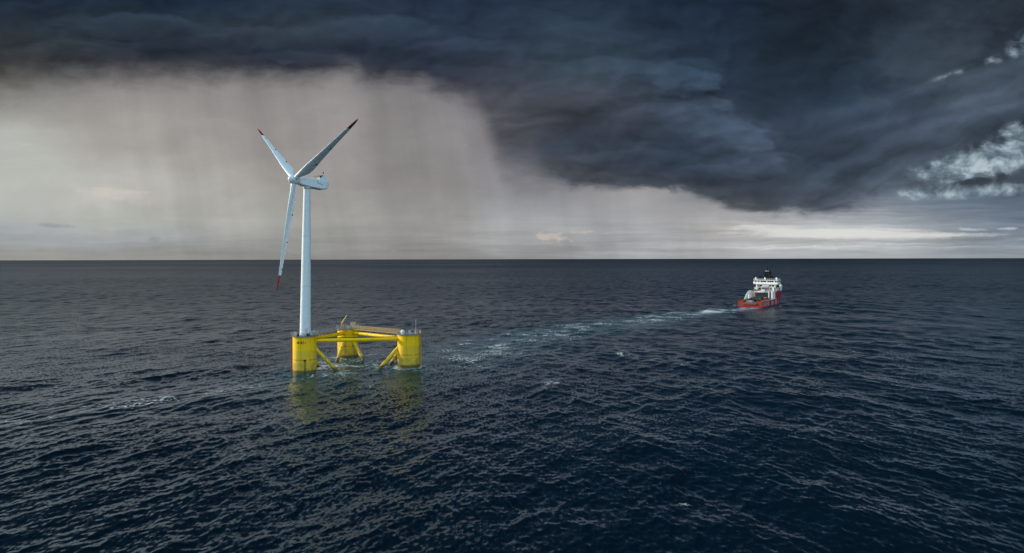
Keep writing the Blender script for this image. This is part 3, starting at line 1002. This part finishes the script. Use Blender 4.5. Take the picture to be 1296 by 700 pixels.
    e = Vector((math.sin(alpha), -math.cos(alpha), 0))
    h = h0 * math.cos(tilt) + Vector((0, 0, 1)) * math.sin(tilt)
    w = Vector((0, 0, 1)) * math.cos(tilt) - h0 * math.sin(tilt)
    base = tb1 + Vector((0, 0, 1.75))
    F = Matrix((h.to_tuple(), e.to_tuple(), w.to_tuple())).transposed()     # local x=forward y=e z=up

    def loc(x, y, z): return base + F @ Vector((x, y, z))

    def sect(x, wy, z0, z1, ch):
        return [loc(x, -wy + ch, z0), loc(x, wy - ch, z0), loc(x, wy, z0 + ch), loc(x, wy, z1 - ch), loc(x, wy - ch, z1), loc(x, -wy + ch, z1), loc(x, -wy, z1 - ch), loc(x, -wy, z0 + ch)]

    na = MB().loft([sect(3.5, 1.05, -1.15, 1.15, 0.4), sect(2.2, 1.6, -1.5, 1.55, 0.35), sect(-1.6, 1.72, -1.65, 1.78, 0.3),
                    sect(-5.8, 1.70, -1.55, 1.95, 0.3), sect(-7.6, 1.55, -1.05, 1.95, 0.35), sect(-8.15, 1.2, -0.5, 1.6, 0.4)])
    nac = na.build('nacelle', M['white'], root, smooth=True)
    yb = MB().lathe([(1.42, -2.3), (1.45, -1.35)], c=base, seg=40, axis=Vector((0, 0, 1)))
    yb.build('yaw_ring', M['cabinet'], nac, smooth=True)
    # raised cooler housing towards the tail, with its sloped dark intake
    MB().loft([[loc(-4.0, -1.4, 1.86), loc(-4.0, 1.4, 1.86), loc(-4.05, 1.4, 2.0), loc(-4.05, -1.4, 2.0)],
               [loc(-6.9, -1.4, 1.9), loc(-6.9, 1.4, 1.9), loc(-5.6, 1.4, 3.6), loc(-5.6, -1.4, 3.6)],
               [loc(-7.7, -1.3, 1.85), loc(-7.7, 1.3, 1.85), loc(-6.4, 1.35, 3.65), loc(-6.4, -1.35, 3.65)]]).build('cooler_housing', M['white'], nac)
    MB().loft([[loc(-3.2, -1.25, 2.9), loc(-3.2, 1.25, 2.9), loc(-3.2, 1.25, 3.02), loc(-3.2, -1.25, 3.02)],
               [loc(-5.5, -1.3, 3.52), loc(-5.5, 1.3, 3.52), loc(-5.5, 1.3, 3.7), loc(-5.5, -1.3, 3.7)]]).build('intake_hood', M['dark'], nac)
    st = MB()
    for s in (-1.2, 1.2):
        st.tube(loc(-3.6, s, 1.8), loc(-3.5, s, 2.95), 0.06, seg=6)
    st.tube(loc(-6.6, -0.8, 3.5), loc(-6.6, -0.8, 5.0), 0.05, seg=6).tube(loc(-6.6, 0.8, 3.5), loc(-6.6, 0.8, 4.6), 0.05, seg=6)
    st.build('sensor_mast', M['cabinet'], nac)
    MB().sphere(loc(-6.6, -0.8, 5.1), 0.24, 12).tube(loc(-6.6, -0.8, 4.75), loc(-6.6, -0.8, 5.0), 0.16, seg=10).build('warning_lamp', M['dark'], nac)
    # panel seams and vents on the visible flank
    sm = MB()
    sm.loft([[loc(-2.9, 1.733, 0.35), loc(-2.9, 1.745, 0.35), loc(-2.9, 1.745, 0.47), loc(-2.9, 1.733, 0.47)],
             [loc(-5.6, 1.718, 0.05), loc(-5.6, 1.73, 0.05), loc(-5.6, 1.73, 0.2), loc(-5.6, 1.718, 0.2)]])
    sm.loft([[loc(-2.9, 1.733, 0.45), loc(-3.02, 1.733, 0.45), loc(-3.02, 1.745, 0.45), loc(-2.9, 1.745, 0.45)],
             [loc(-3.6, 1.728, 1.45), loc(-3.72, 1.728, 1.45), loc(-3.72, 1.742, 1.45), loc(-3.6, 1.742, 1.45)]])
    sm.build('panel_seam', M['antifoul'], nac)
    hub_c = loc(5.1, 0, 0)
    hb = MB().lathe([(1.15, -1.45), (1.55, -1.2), (1.66, 0.0), (1.55, 0.9), (1.15, 1.65), (0.6, 2.1), (0.12, 2.25)], c=hub_c, seg=36, axis=h)
    hub = hb.build('hub', M['white'], root, smooth=True)
    MB().lathe([(1.3, -1.62), (1.3, -1.30)], c=hub_c, seg=36, axis=h).build('hub_seal', M['cabinet'], hub, smooth=True)

    # blades, feathered
    RB = 40.0
    beta, cone = R(78), R(0)
    st_ = [(1.0, 1.75, 1.0, 0.0), (2.2, 1.75, 0.98, 0.0), (4.0, 2.3, 0.62, 9), (6.5, 3.15, 0.36, 10), (9.0, 3.35, 0.29, 8.5), (13, 2.95, 0.25, 6.5), (18, 2.45, 0.22, 4.5), (24, 1.95, 0.19, 2.6), (30, 1.5, 0.17, 1.2), (34.4, 1.18, 0.16, 0.5), (37.5, 0.88, 0.15, 0), (39.3, 0.55, 0.14, 0), (40.0, 0.14, 0.2, 0)]

    def interp(sv):
        ss = [s[0] for s in st_]
        return [float(np.interp(sv, ss, [s[k] for s in st_])) for k in (1, 2, 3)]

    def section(sv, axis_, tdir, hdir, grow=0.0):
        ch, tk, tw_ = interp(sv)
        b_ = beta - R(tw_)
        cd = tdir * math.cos(b_) - hdir * math.sin(b_)      # leading -> trailing edge
        nd = axis_.cross(cd).normalized()
        pts = []
        K = 64
        for k in range(K):
            t = 2 * PI * k / K
            xc = 0.5 * (1 + math.cos(t))                 # 1 trailing, 0 leading
            if tk > 0.9: yy = 0.5 * math.sin(t); xx = xc - 0.5
            else:
                prof = 2.6 * (0.2969 * math.sqrt(max(xc, 0)) - 0.126 * xc - 0.3516 * xc ** 2 + 0.2843 * xc ** 3 - 0.1036 * xc ** 4)
                blend = min(1, max(0, (tk - 0.36) / 0.6))
                yy = (prof * 2.0 * (1 - blend) + 0.5 * abs(math.sin(t)) * blend) * (1 if math.sin(t) >= 0 else -0.75)
                xx = xc - (0.30 + 0.2 * blend)
            pts.append(hub_c + axis_ * sv + cd * (xx * (ch + grow)) + nd * (yy * tk * ch + (grow * 0.5 if yy > 0 else -grow * 0.5)))
        return pts, cd, nd

    for phi in (65, -55, 185):
        f = R(phi)
        d_ = (e * math.sin(f) + w * math.cos(f)) * math.cos(cone) + h * math.sin(cone)
        tdir = e * math.cos(f) - w * math.sin(f)
        svs = list(np.linspace(1.0, 4, 14)) + list(np.linspace(4.3, 34.4, 48))
        b_ = MB().loft([section(s, d_, tdir, h)[0] for s in svs])
        blade = b_.build('blade', M['blade'], root, smooth=True)
        blade.shadow_terminator_geometry_offset = 0.0
        blade.shadow_terminator_shading_offset = 0.0
        tip = MB().loft([section(s, d_, tdir, h)[0] for s in np.linspace(34.402, 40.0, 9)])
        tip.build('blade_tip', M['red'], blade, smooth=True)
        mk = MB()
        for sv in (12.5, 22.5, 32.2):
            pts, cd, nd = section(sv, d_, tdir, h)
            ch, tk, _ = interp(sv)
            for sgn in (1, -1):
                q = hub_c + d_ * sv + cd * (ch * 0.52)
                mk.tube(q - nd * (tk * ch * 0.62), q + nd * (tk * ch * 0.62), 0.20, seg=12)
        mk.build('vortex_marker', M['dark'], blade)
    return root


build_turbine()


# ------------------------------------------------------------------ supply ship
def build_ship():
    root = thing('supply_ship', 'red hulled supply ship with white upper decks and dark mast, trailing a wake',
                 'ship', (SHIP_POS[0], SHIP_POS[1], 0), PI / 2 - SHIP_AZ)
    # local x forward from the transom, y to port, z up
    B = SHIP_BEAM / 2
    stn = [(0, 0.97, 0.93), (4, 1.0, 0.98), (20, 1.0, 1.0), (40, 1.0, 1.0), (50, 1.0, 0.97), (58, 1.0, 0.93), (65, 0.98, 0.75), (71, 0.86, 0.48), (76, 0.58, 0.18), (79, 0.22, 0.03)]

    def half(x, z):
        xs = [s[0] for s in stn]
        t = float(np.interp(x, xs, [s[1] for s in stn])); b = float(np.interp(x, xs, [s[2] for s in stn]))
        k = max(0.0, min(1.0, z / 13.0))
        return B * (b + (t - b) * k ** 0.7)

    def rake(x, z): return x + (max(0, x - 55) / 24.0) * max(0, z) * 0.32

    def ring(x, zs):
        up = [(rake(x, z), half(x, z), z) for z in zs]
        return up + [(px_, -py_, pz_) for px_, py_, pz_ in up[::-1]]

    xs = [0, 1.5, 4, 10, 20, 30, 40, 46, 50, 55, 60, 65, 69, 73, 76, 79]
    hull = MB().loft([ring(x, [-4, -0.6, 0.55, 2.0, 3.6]) for x in xs]).build('hull', M['hull_red'], root, smooth=True)
    MB().loft([[(p[0], p[1] * 1.004, p[2]) for p in ring(x, [-1.0, 0.0, 0.85])] for x in xs]).build('boot_shadow_stripe', M['antifoul'], hull, smooth=True)  # boot stripe raised and darkened, painting in the shadow line at the transom's foot

    def wall(xs_, z0, z1, side, th=0.28, inset=0.0):
        rings = []
        for x in xs_:
            y0, y1 = half(x, z0) - inset, half(x, z1) - inset
            rings.append([(rake(x, z0), side * y0, z0), (rake(x, z1), side * y1, z1), (rake(x, z1), side * (y1 - th), z1), (rake(x, z0), side * (y0 - th), z0)])
        return rings
    for s in (1, -1):
        bw = MB().loft(wall([0.0, 4, 10, 20, 30, 40, 47.5], 3.61, 5.6, s)).build('bulwark', M['hull_red'], root)
        rb = MB()
        rb.loft(wall([0.0, 4, 10, 20, 30, 40, 47.5], 5.61, 5.78, s, th=0.5))
        rb.build('cap_rail', M['ship_white'] if s < 0 else M['stern_red'], bw)
    # pale bars in place of unreadable hull lettering, and freeing ports along the visible sides
    for s in (-1, 1):
        fs = MB(); fp = MB()
        for x, w_ in ((3, 0.9), (6.2, 0.5), (9.5, 1.3), (14.5, 0.7), (18, 1.5), (27, 0.6), (30.5, 1.6), (36, 0.8), (43, 1.5), (46.5, 0.6), (54, 0.8)):
            fs.box((x, s * (half(x, 2.8) + 0.03), 2.9), (w_, 0.14, 3.4 if x < 47 else 2.2))
        for x in (11.8, 16.3, 22.5, 24.5, 33.5, 39.5, 49.5):
            fp.box((x, s * (half(x, 3.0) + 0.02), 2.9), (1.5, 0.10, 2.6))
        fs.build('hull_letter_bar', paint('letter_bar_pale', (0.74, 0.48, 0.48), 0.5, 0.2), hull)
        fp.build('freeing_port', M['maroon'], hull)

    # aft deck and stern
    MB().box((24.2, 0, 3.66), (47, 2 * B - 0.9, 0.1)).build('work_deck', M['ship_deck'], root)
    MB().tube((0.35, -5.2, 3.0), (0.35, 5.2, 3.0), 1.25, seg=20).build('stern_roller', M['stern_red'], root, smooth=True)
    for s in (1, -1):
        mb = MB().box((0.25, s * 7.6, 3.9), (0.7, 4.4, 3.2)).box((1.6, s * 9.4, 5.2), (3.0, 1.0, 1.6))
        mb.tube((0.6, s * 5.6, 3.6), (0.6, s * 5.6, 6.2), 0.45, seg=10)
        mb.build('stern_bulwark', M['stern_red'], root)
    for s in (1, -1):
        mb = MB()
        for x in np.arange(3, 36, 3.0):
            mb.box((x, s * 7.6, 4.9), (0.25, 0.7, 2.4))
        mb.box((18.5, s * 7.6, 6.2), (34, 0.9, 0.35)).box((18.5, s * 7.25, 5.1), (34, 0.12, 0.9))
        mb.build('crash_rail', M['stern_red'] if s < 0 else M['rust'], root)
    tg = MB().box((9.0, 2.6, 4.5), (7.0, 5.0, 1.4)).box((9.0, 2.6, 5.35), (6.4, 4.4, 0.3)).box((14.4, 3.2, 4.4), (2.5, 2.5, 1.2))
    cg = tg.build('deck_cargo', paint('cargo_blue_grey', (0.24, 0.29, 0.36), 0.6, 0.2))
    cg.location = root.location; cg.rotation_euler = root.rotation_euler
    cg['label'] = 'pale blue grey covered cargo on the open aft deck of the red ship'
    cg['category'] = 'cargo'
    for k, (x, y, r_, l_) in enumerate(((26, 1.0, 1.9, 6.5), (31, -3.0, 1.6, 5.0), (33, 3.0, 1.9, 5.0))):
        mb = MB().tube((x, y - l_ / 2, 5.6), (x, y + l_ / 2, 5.6), r_ * 0.72, seg=20)
        for s in (-1, 0, 1): mb.tube((x, y + s * l_ / 2 - .15, 5.6), (x, y + s * l_ / 2 + .15, 5.6), r_, seg=20)
        wn = mb.build('winch', M['winch_green'] if k != 1 else M['maroon'], root, smooth=True)
        MB().box((x, y, 4.2), (r_ * 2.2, l_ + 1.2, 1.0)).box((x + r_, y - l_ / 2 - .6, 5.4), (1.4, .8, 2.2)).build('winch_frame', M['dark'], wn)
    for x, y, h_, r_ in ((22, -5.0, 1.7, 1.1), (18, -3, 1.2, 0.8), (18, 4.4, 1.2, 0.8)):
        MB().tube((x, y, 3.72), (x, y, 3.72 + h_), r_, r_ * 0.8, seg=16).build('capstan', M['dark'], root, smooth=True)

    # winch garage under the upper decks
    g = MB()
    for s in (1, -1):
        g.box((41.5, s * 8.6, 7.9), (9.0, 1.5, 8.4))
        g.box((36.4, s * 6.2, 7.9), (0.7, 0.7, 8.4))
        g.box((36.6, s * 8.9, 8.2), (0.8, 0.9, 9.0))
    g.box((42, 0, 11.6), (8.0, 12.2, 1.0))
    gar = g.build('winch_shelter', M['ship_white'], root)
    MB().box((45.2, 0, 7.4), (0.2, 12.2, 7.4)).build('inner_bulkhead', M['ship_deck'], gar)
    MB().box((37.6, -1.2, 12.9), (1.8, 3.0, 1.5)).box((37.6, -1.2, 13.7), (2.0, 3.2, .12)).build('control_cabin', M['ship_white'], root)
    rg = random.Random(9)
    for k in range(16):
        y = rg.uniform(-8.2, 8.2); x = rg.uniform(38.2, 42.5); sx, sy, sz = rg.uniform(.8, 1.8), rg.uniform(.7, 2.2), rg.uniform(.7, 2.0)
        z0 = 12.12
        eb = MB().box((x, y, z0 + sz / 2), (sx, sy, sz)).box((x, y, z0 + sz + .05), (sx * 1.06, sy * 1.06, .1))
        eb.build('equipment_box', M[rg.choice(['ship_white', 'cabinet', 'beige', 'dark', 'winch_green', 'rust'])], gar)
    for k in range(12):
        y = rg.uniform(-6.2, 6.2); x = rg.uniform(36.5, 43.5); sx, sy, sz = rg.uniform(1, 2.2), rg.uniform(.8, 2.2), rg.uniform(1.0, 3.6)
        eb = MB().box((x, y, 3.75 + sz / 2), (sx, sy, sz)).tube((x, y - sy / 2, 3.8 + sz), (x, y + sy / 2, 3.8 + sz), .3, seg=8)
        eb.build('deck_machinery', M[rg.choice(['ship_white', 'cabinet', 'beige', 'dark', 'maroon', 'rust'])], gar)
    rl = MB()
    for y in np.arange(-6, 6.1, 1.5): rl.tube((38.1, y, 12.1), (38.1, y, 13.2), 0.06, seg=5)
    rl.tube((38.1, -6, 13.2), (38.1, 6, 13.2), 0.07, seg=5).tube((38.1, -6, 12.7), (38.1, 6, 12.7), 0.05, seg=5)
    rl.build('railing', M['ship_white'], gar)

    # forecastle and white bow bulwark
    fx = [47.6, 50, 55, 60, 65, 69, 73, 76, 79]
    fo = MB().loft([ring(x, [3.61, 6, 9, 12.0]) for x in fx]).build('forecastle', M['hull_red'], root, smooth=True)
    MB().box((52.5, -half(52, 7) - 0.0, 8.6), (1.6, 0.25, 3.4)).build('side_door', M['maroon'], fo)
    bx = [58, 60, 65, 69, 73, 76, 79]
    rings = [[(rake(x, z), y, z) for y, z in ((half(x, 12.01), 12.01), (half(x, 15.4 if x > 59 else 12.6), 15.4 if x > 59 else 12.6))] for x in bx]
    for s in (1, -1):
        rr_ = []
        for x in bx:
            zt = 16.6 if x > 59 else 13.2
            rr_.append([(rake(x, 12.01), s * half(x, 12.01), 12.01), (rake(x, zt), s * (half(x, zt) + 0.05), zt), (rake(x, zt), s * max(0.02, half(x, zt) - 0.3), zt), (rake(x, 12.01), s * max(0.02, half(x, 12.01) - 0.3), 12.01)])
        MB().loft(rr_).build('bow_bulwark', M['ship_white'], fo)

    n_before = set(root.children)
    # accommodation
    def deckhouse(name, x0, x1, y, z0, z1, mat='ship_white', parent=root):
        mb = MB().box(((x0 + x1) / 2, 0, (z0 + z1) / 2), (x1 - x0, 2 * y, z1 - z0 - 0.24))
        mb.box(((x0 + x1) / 2 - 0.4, 0, z1 - 0.06), (x1 - x0 + 1.6, 2 * y + 1.0, 0.12))
        return mb.build(name, M[mat], parent)

    def windows(par, x, ys, z, w_, h_):
        mb = MB()
        for y in ys: mb.box((x, y, z), (0.08, w_, h_))
        return mb.build('window', M['window'], par)

    d1 = deckhouse('deckhouse', 46, 66, 9.4, 12.05, 15.0)
    d2 = deckhouse('deckhouse', 46.8, 64, 8.3, 15.02, 18.0)
    for par, x, ys, z in ((d1, 45.98, (-7.5, -4.8, 4.8, 7.5), 13.6), (d2, 46.78, (-6.4, -4, 4, 6.4), 16.6)):
        for y in ys: windows(par, x, (y,), z, 1.7, 1.5)
    for par, y, z in ((d1, -9.42, 13.6), (d2, -8.32, 16.6)):
        for x in (49, 52, 55, 58, 61):
            MB().box((x, y, z), (0.8, 0.08, 0.8)).build('window', M['window'], par)
    MB().box((45.9, -0.3, 14.2), (0.5, 6.2, 3.4)).box((46.6, 5.5, 16.2), (0.5, 1.6, 2.0)).build('vent_housing', M['ship_deck'], d1)
    for y in (-7.0, 7.2):
        MB().box((45.2, y, 13.4), (1.4, 1.6, 2.4)).tube((45.2, y, 14.6), (45.2, y, 16.0), 0.5, seg=12).build('ventilator', M['ship_white'], d1)
    # stairs across the aft face
    for (p0, p1) in (((45.3, 5.2, 12.1), (45.3, 1.5, 15.0)), ((45.9, -1.5, 15.1), (45.9, -5.0, 18.0))):
        stp = MB().path([p0, p1], 0.12, 6)
        stp.path([(p0[0] - .7, p0[1], p0[2]), (p1[0] - .7, p1[1], p1[2])], 0.12, 6)
        for k in range(9):
            q = Vector(p0).lerp(Vector(p1), k / 8)
            stp.box(q + Vector((-.35, 0, 0)), (0.7, 0.3, 0.06))
        stp.build('stair', M['rail_grey'], d1)
    # wheelhouse with wings
    wh = MB()
    wh.box((53, 0, 18.65), (12.5, 20.4, 1.2)).box((53, 0, 21.55), (13.2, 21.0, 0.5)).box((53.0, 0, 20.25), (11.8, 19.4, 2.2))
    for s in (1, -1):
        wh.box((51.2, s * 10.4, 18.5), (4.6, 1.6, 0.9)).box((48.9, s * 10.4, 19.5), (0.2, 1.6, 1.4))
    wheel = wh.build('wheelhouse', M['ship_white'], root)
    aft_w = [(-8.6, 1.4), (-5.9, 1.6), (-4.1, 1.5), (-2.3, 1.4), (0.2, 1.3), (1.6, 1.2), (3.4, 1.8), (6.0, 1.2), (8.6, 1.3)]
    for y, w_ in aft_w:
        windows(wheel, 47.08, (y,), 20.35, w_, 1.3)
    for s in (1, -1):
        for x in (49.2, 51.5, 53.8, 56.1):
            MB().box((x, s * 9.72, 20.35), (1.7, 0.08, 1.3)).build('window', M['window'], wheel)
    rl = MB()
    for s in (1, -1):
        for x in np.arange(47, 59, 1.5): rl.tube((x, s * 10.2, 21.8), (x, s * 10.2, 22.9), 0.06, seg=5)
        rl.tube((47, s * 10.2, 22.9), (59, s * 10.2, 22.9), 0.07, seg=5)
    for y in np.arange(-10.2, 10.3, 1.7): rl.tube((46.8, y, 21.8), (46.8, y, 22.9), 0.06, seg=5)
    rl.tube((46.8, -10.2, 22.9), (46.8, 10.2, 22.9), 0.07, seg=5)
    rl.build('railing', M['ship_white'], wheel)
    for (x, y, r_) in ((49, 8.8, 0.8), (49, -8.9, 0.85), (48.4, 0.9, 0.75)):
        MB().lathe([(0.35, 21.8), (0.35, 22.5), (r_ * .8, 22.6), (r_, 23.1), (r_ * 0.75, 23.8), (0.1, 24.1)], c=(x, y, 0), seg=16).build('satellite_dome', M['lamp_white'], wheel, smooth=True)
    # funnels either side of the mast
    for s in (1, -1):
        fb = MB().box((50, s * 5.4, 22.9), (3.4, 2.2, 2.3), taper=0.85).tube((50.2, s * 5.2, 24), (49.6, s * 5.2, 25.6), 0.45, seg=12)
        fb.tube((49.2, s * 5.7, 24), (48.6, s * 5.9, 25.2), 0.35, seg=12)
        fb.build('funnel', M['dark'], root)
    # lattice mast
    mt = MB()
    legs = [(51, -2.7), (51, 2.7), (54.5, -2.7), (54.5, 2.7)]
    top = [(52, -1.7), (52, 1.7), (53.6, -1.7), (53.6, 1.7)]
    for (x0, y0), (x1, y1) in zip(legs, top): mt.tube((x0, y0, 21.8), (x1, y1, 28.6), 0.55, 0.45, seg=8)
    for z, k in ((23.8, 0.3), (26.0, 0.62), (28.5, 1.0)):
        q = [Vector((a[0] + (b[0] - a[0]) * k, a[1] + (b[1] - a[1]) * k, z)) for a, b in zip(legs, top)]
        for a, b in ((0, 1), (1, 3), (3, 2), (2, 0)): mt.tube(q[a], q[b], 0.36, seg=6)
    for a, b in ((0, 1), (2, 3)):
        mt.tube((*legs[a], 21.8), (*top[b], 28.6), 0.16, seg=6); mt.tube((*legs[b], 21.8), (*top[a], 28.6), 0.16, seg=6)
    mt.box((52.8, 0, 28.8), (3.0, 6.6, 0.35)).box((52.8, 0, 26.1), (3.2, 7.4, 0.3)).box((52.8, 0, 23.2), (3.2, 7.0, 3.6)).box((52.8, 0, 26.9), (2.2, 3.6, 4.0))
    mt.tube((52.8, 0, 28.8), (52.8, 0, 34.5), 0.6, 0.28, seg=8)
    for y, h_ in ((-2.9, 30.6), (2.9, 30.4), (-1.6, 30.9), (3.4, 28.2), (-3.5, 28.4)): mt.tube((52.8, y, 26), (52.8, y, h_), 0.2, seg=6)
    mast = mt.build('mast', M['dark'], root)
    MB().box((51.6, 0, 29.6), (0.35, 3.2, 0.4)).tube((51.6, 0, 28.9), (51.6, 0, 29.5), .2, seg=8).build('radar', M['cabinet'], mast)

    for o_ in set(root.children) - n_before: o_.location.x += 4.0

    # curved side screen running down to the aft deck on the port side, and its cargo crane
    arc = []
    K = 14
    for k in range(K + 1):
        t = k / K
        x = 17.5 + 19 * t; z = 5.7 + 7.2 * math.sin(t * PI / 2) ** 0.9
        arc.append((x, z))
    pl = MB()
    for y0, y1 in ((9.4, 9.9),):
        pl.loft([[(x, y0, z - 1.2), (x, y1, z - 1.2), (x, y1, z), (x, y0, z)] for x, z in arc])
    for x in (22, 26.5, 31):
        z = float(np.interp(x, [a[0] for a in arc], [a[1] for a in arc]))
        pl.box((x, 9.65, (z + 4) / 2), (0.7, 0.44, z - 4.6))
    pl.box((34.5, 9.2, 8.6), (4.0, 1.3, 7.2))
    pl.build('side_screen', M['ship_white'], root)
    cr = MB().tube((30, 8.8, 3.7), (30, 8.8, 10.4), 0.75, 0.65, seg=14).box((30, 8.8, 10.8), (1.8, 1.6, 1.4))
    crane = cr.build('deck_crane', M['ship_white'], root)
    MB().tube((30, 8.8, 11.0), (19, 8.2, 8.0), 0.42, 0.26, seg=8).build('boom', M['ship_white'], crane)
    # starboard columns of the shelter and a rescue boat in its cradle
    lb = MB().loft([[(52 + dx, -9.9 + 1.15 * s_ * math.cos(t), 16.4 + 1.05 * s_ * math.sin(t)) for t in np.linspace(0, 2 * PI, 13)[:-1]] for dx, s_ in ((-3.2, .25), (-2.6, .7), (-1.2, 1), (1.2, 1), (2.6, .75), (3.4, .2))])
    boat = lb.build('rescue_boat', M['dark'], root, smooth=True)
    for x in (50.2, 53.8):
        dv = MB().path([(x, -8.6, 15.1), (x, -9.0, 18.0), (x, -9.9, 18.2)], 0.18, 6)
        dv.tube((x, -9.9, 18.2), (x, -9.9, 17.3), 0.05, seg=5)
        dv.build('davit', M['ship_white'], boat)
    return root


build_ship()


for o_ in [o for o in col.objects if o.name.split('.')[0] in ('flange', 'draught_mark', 'vortex_marker', 'hull_letter_bar', 'freeing_port', 'sensor_mast', 'vent_housing', 'railing_post')]:
    split_pieces(o_)
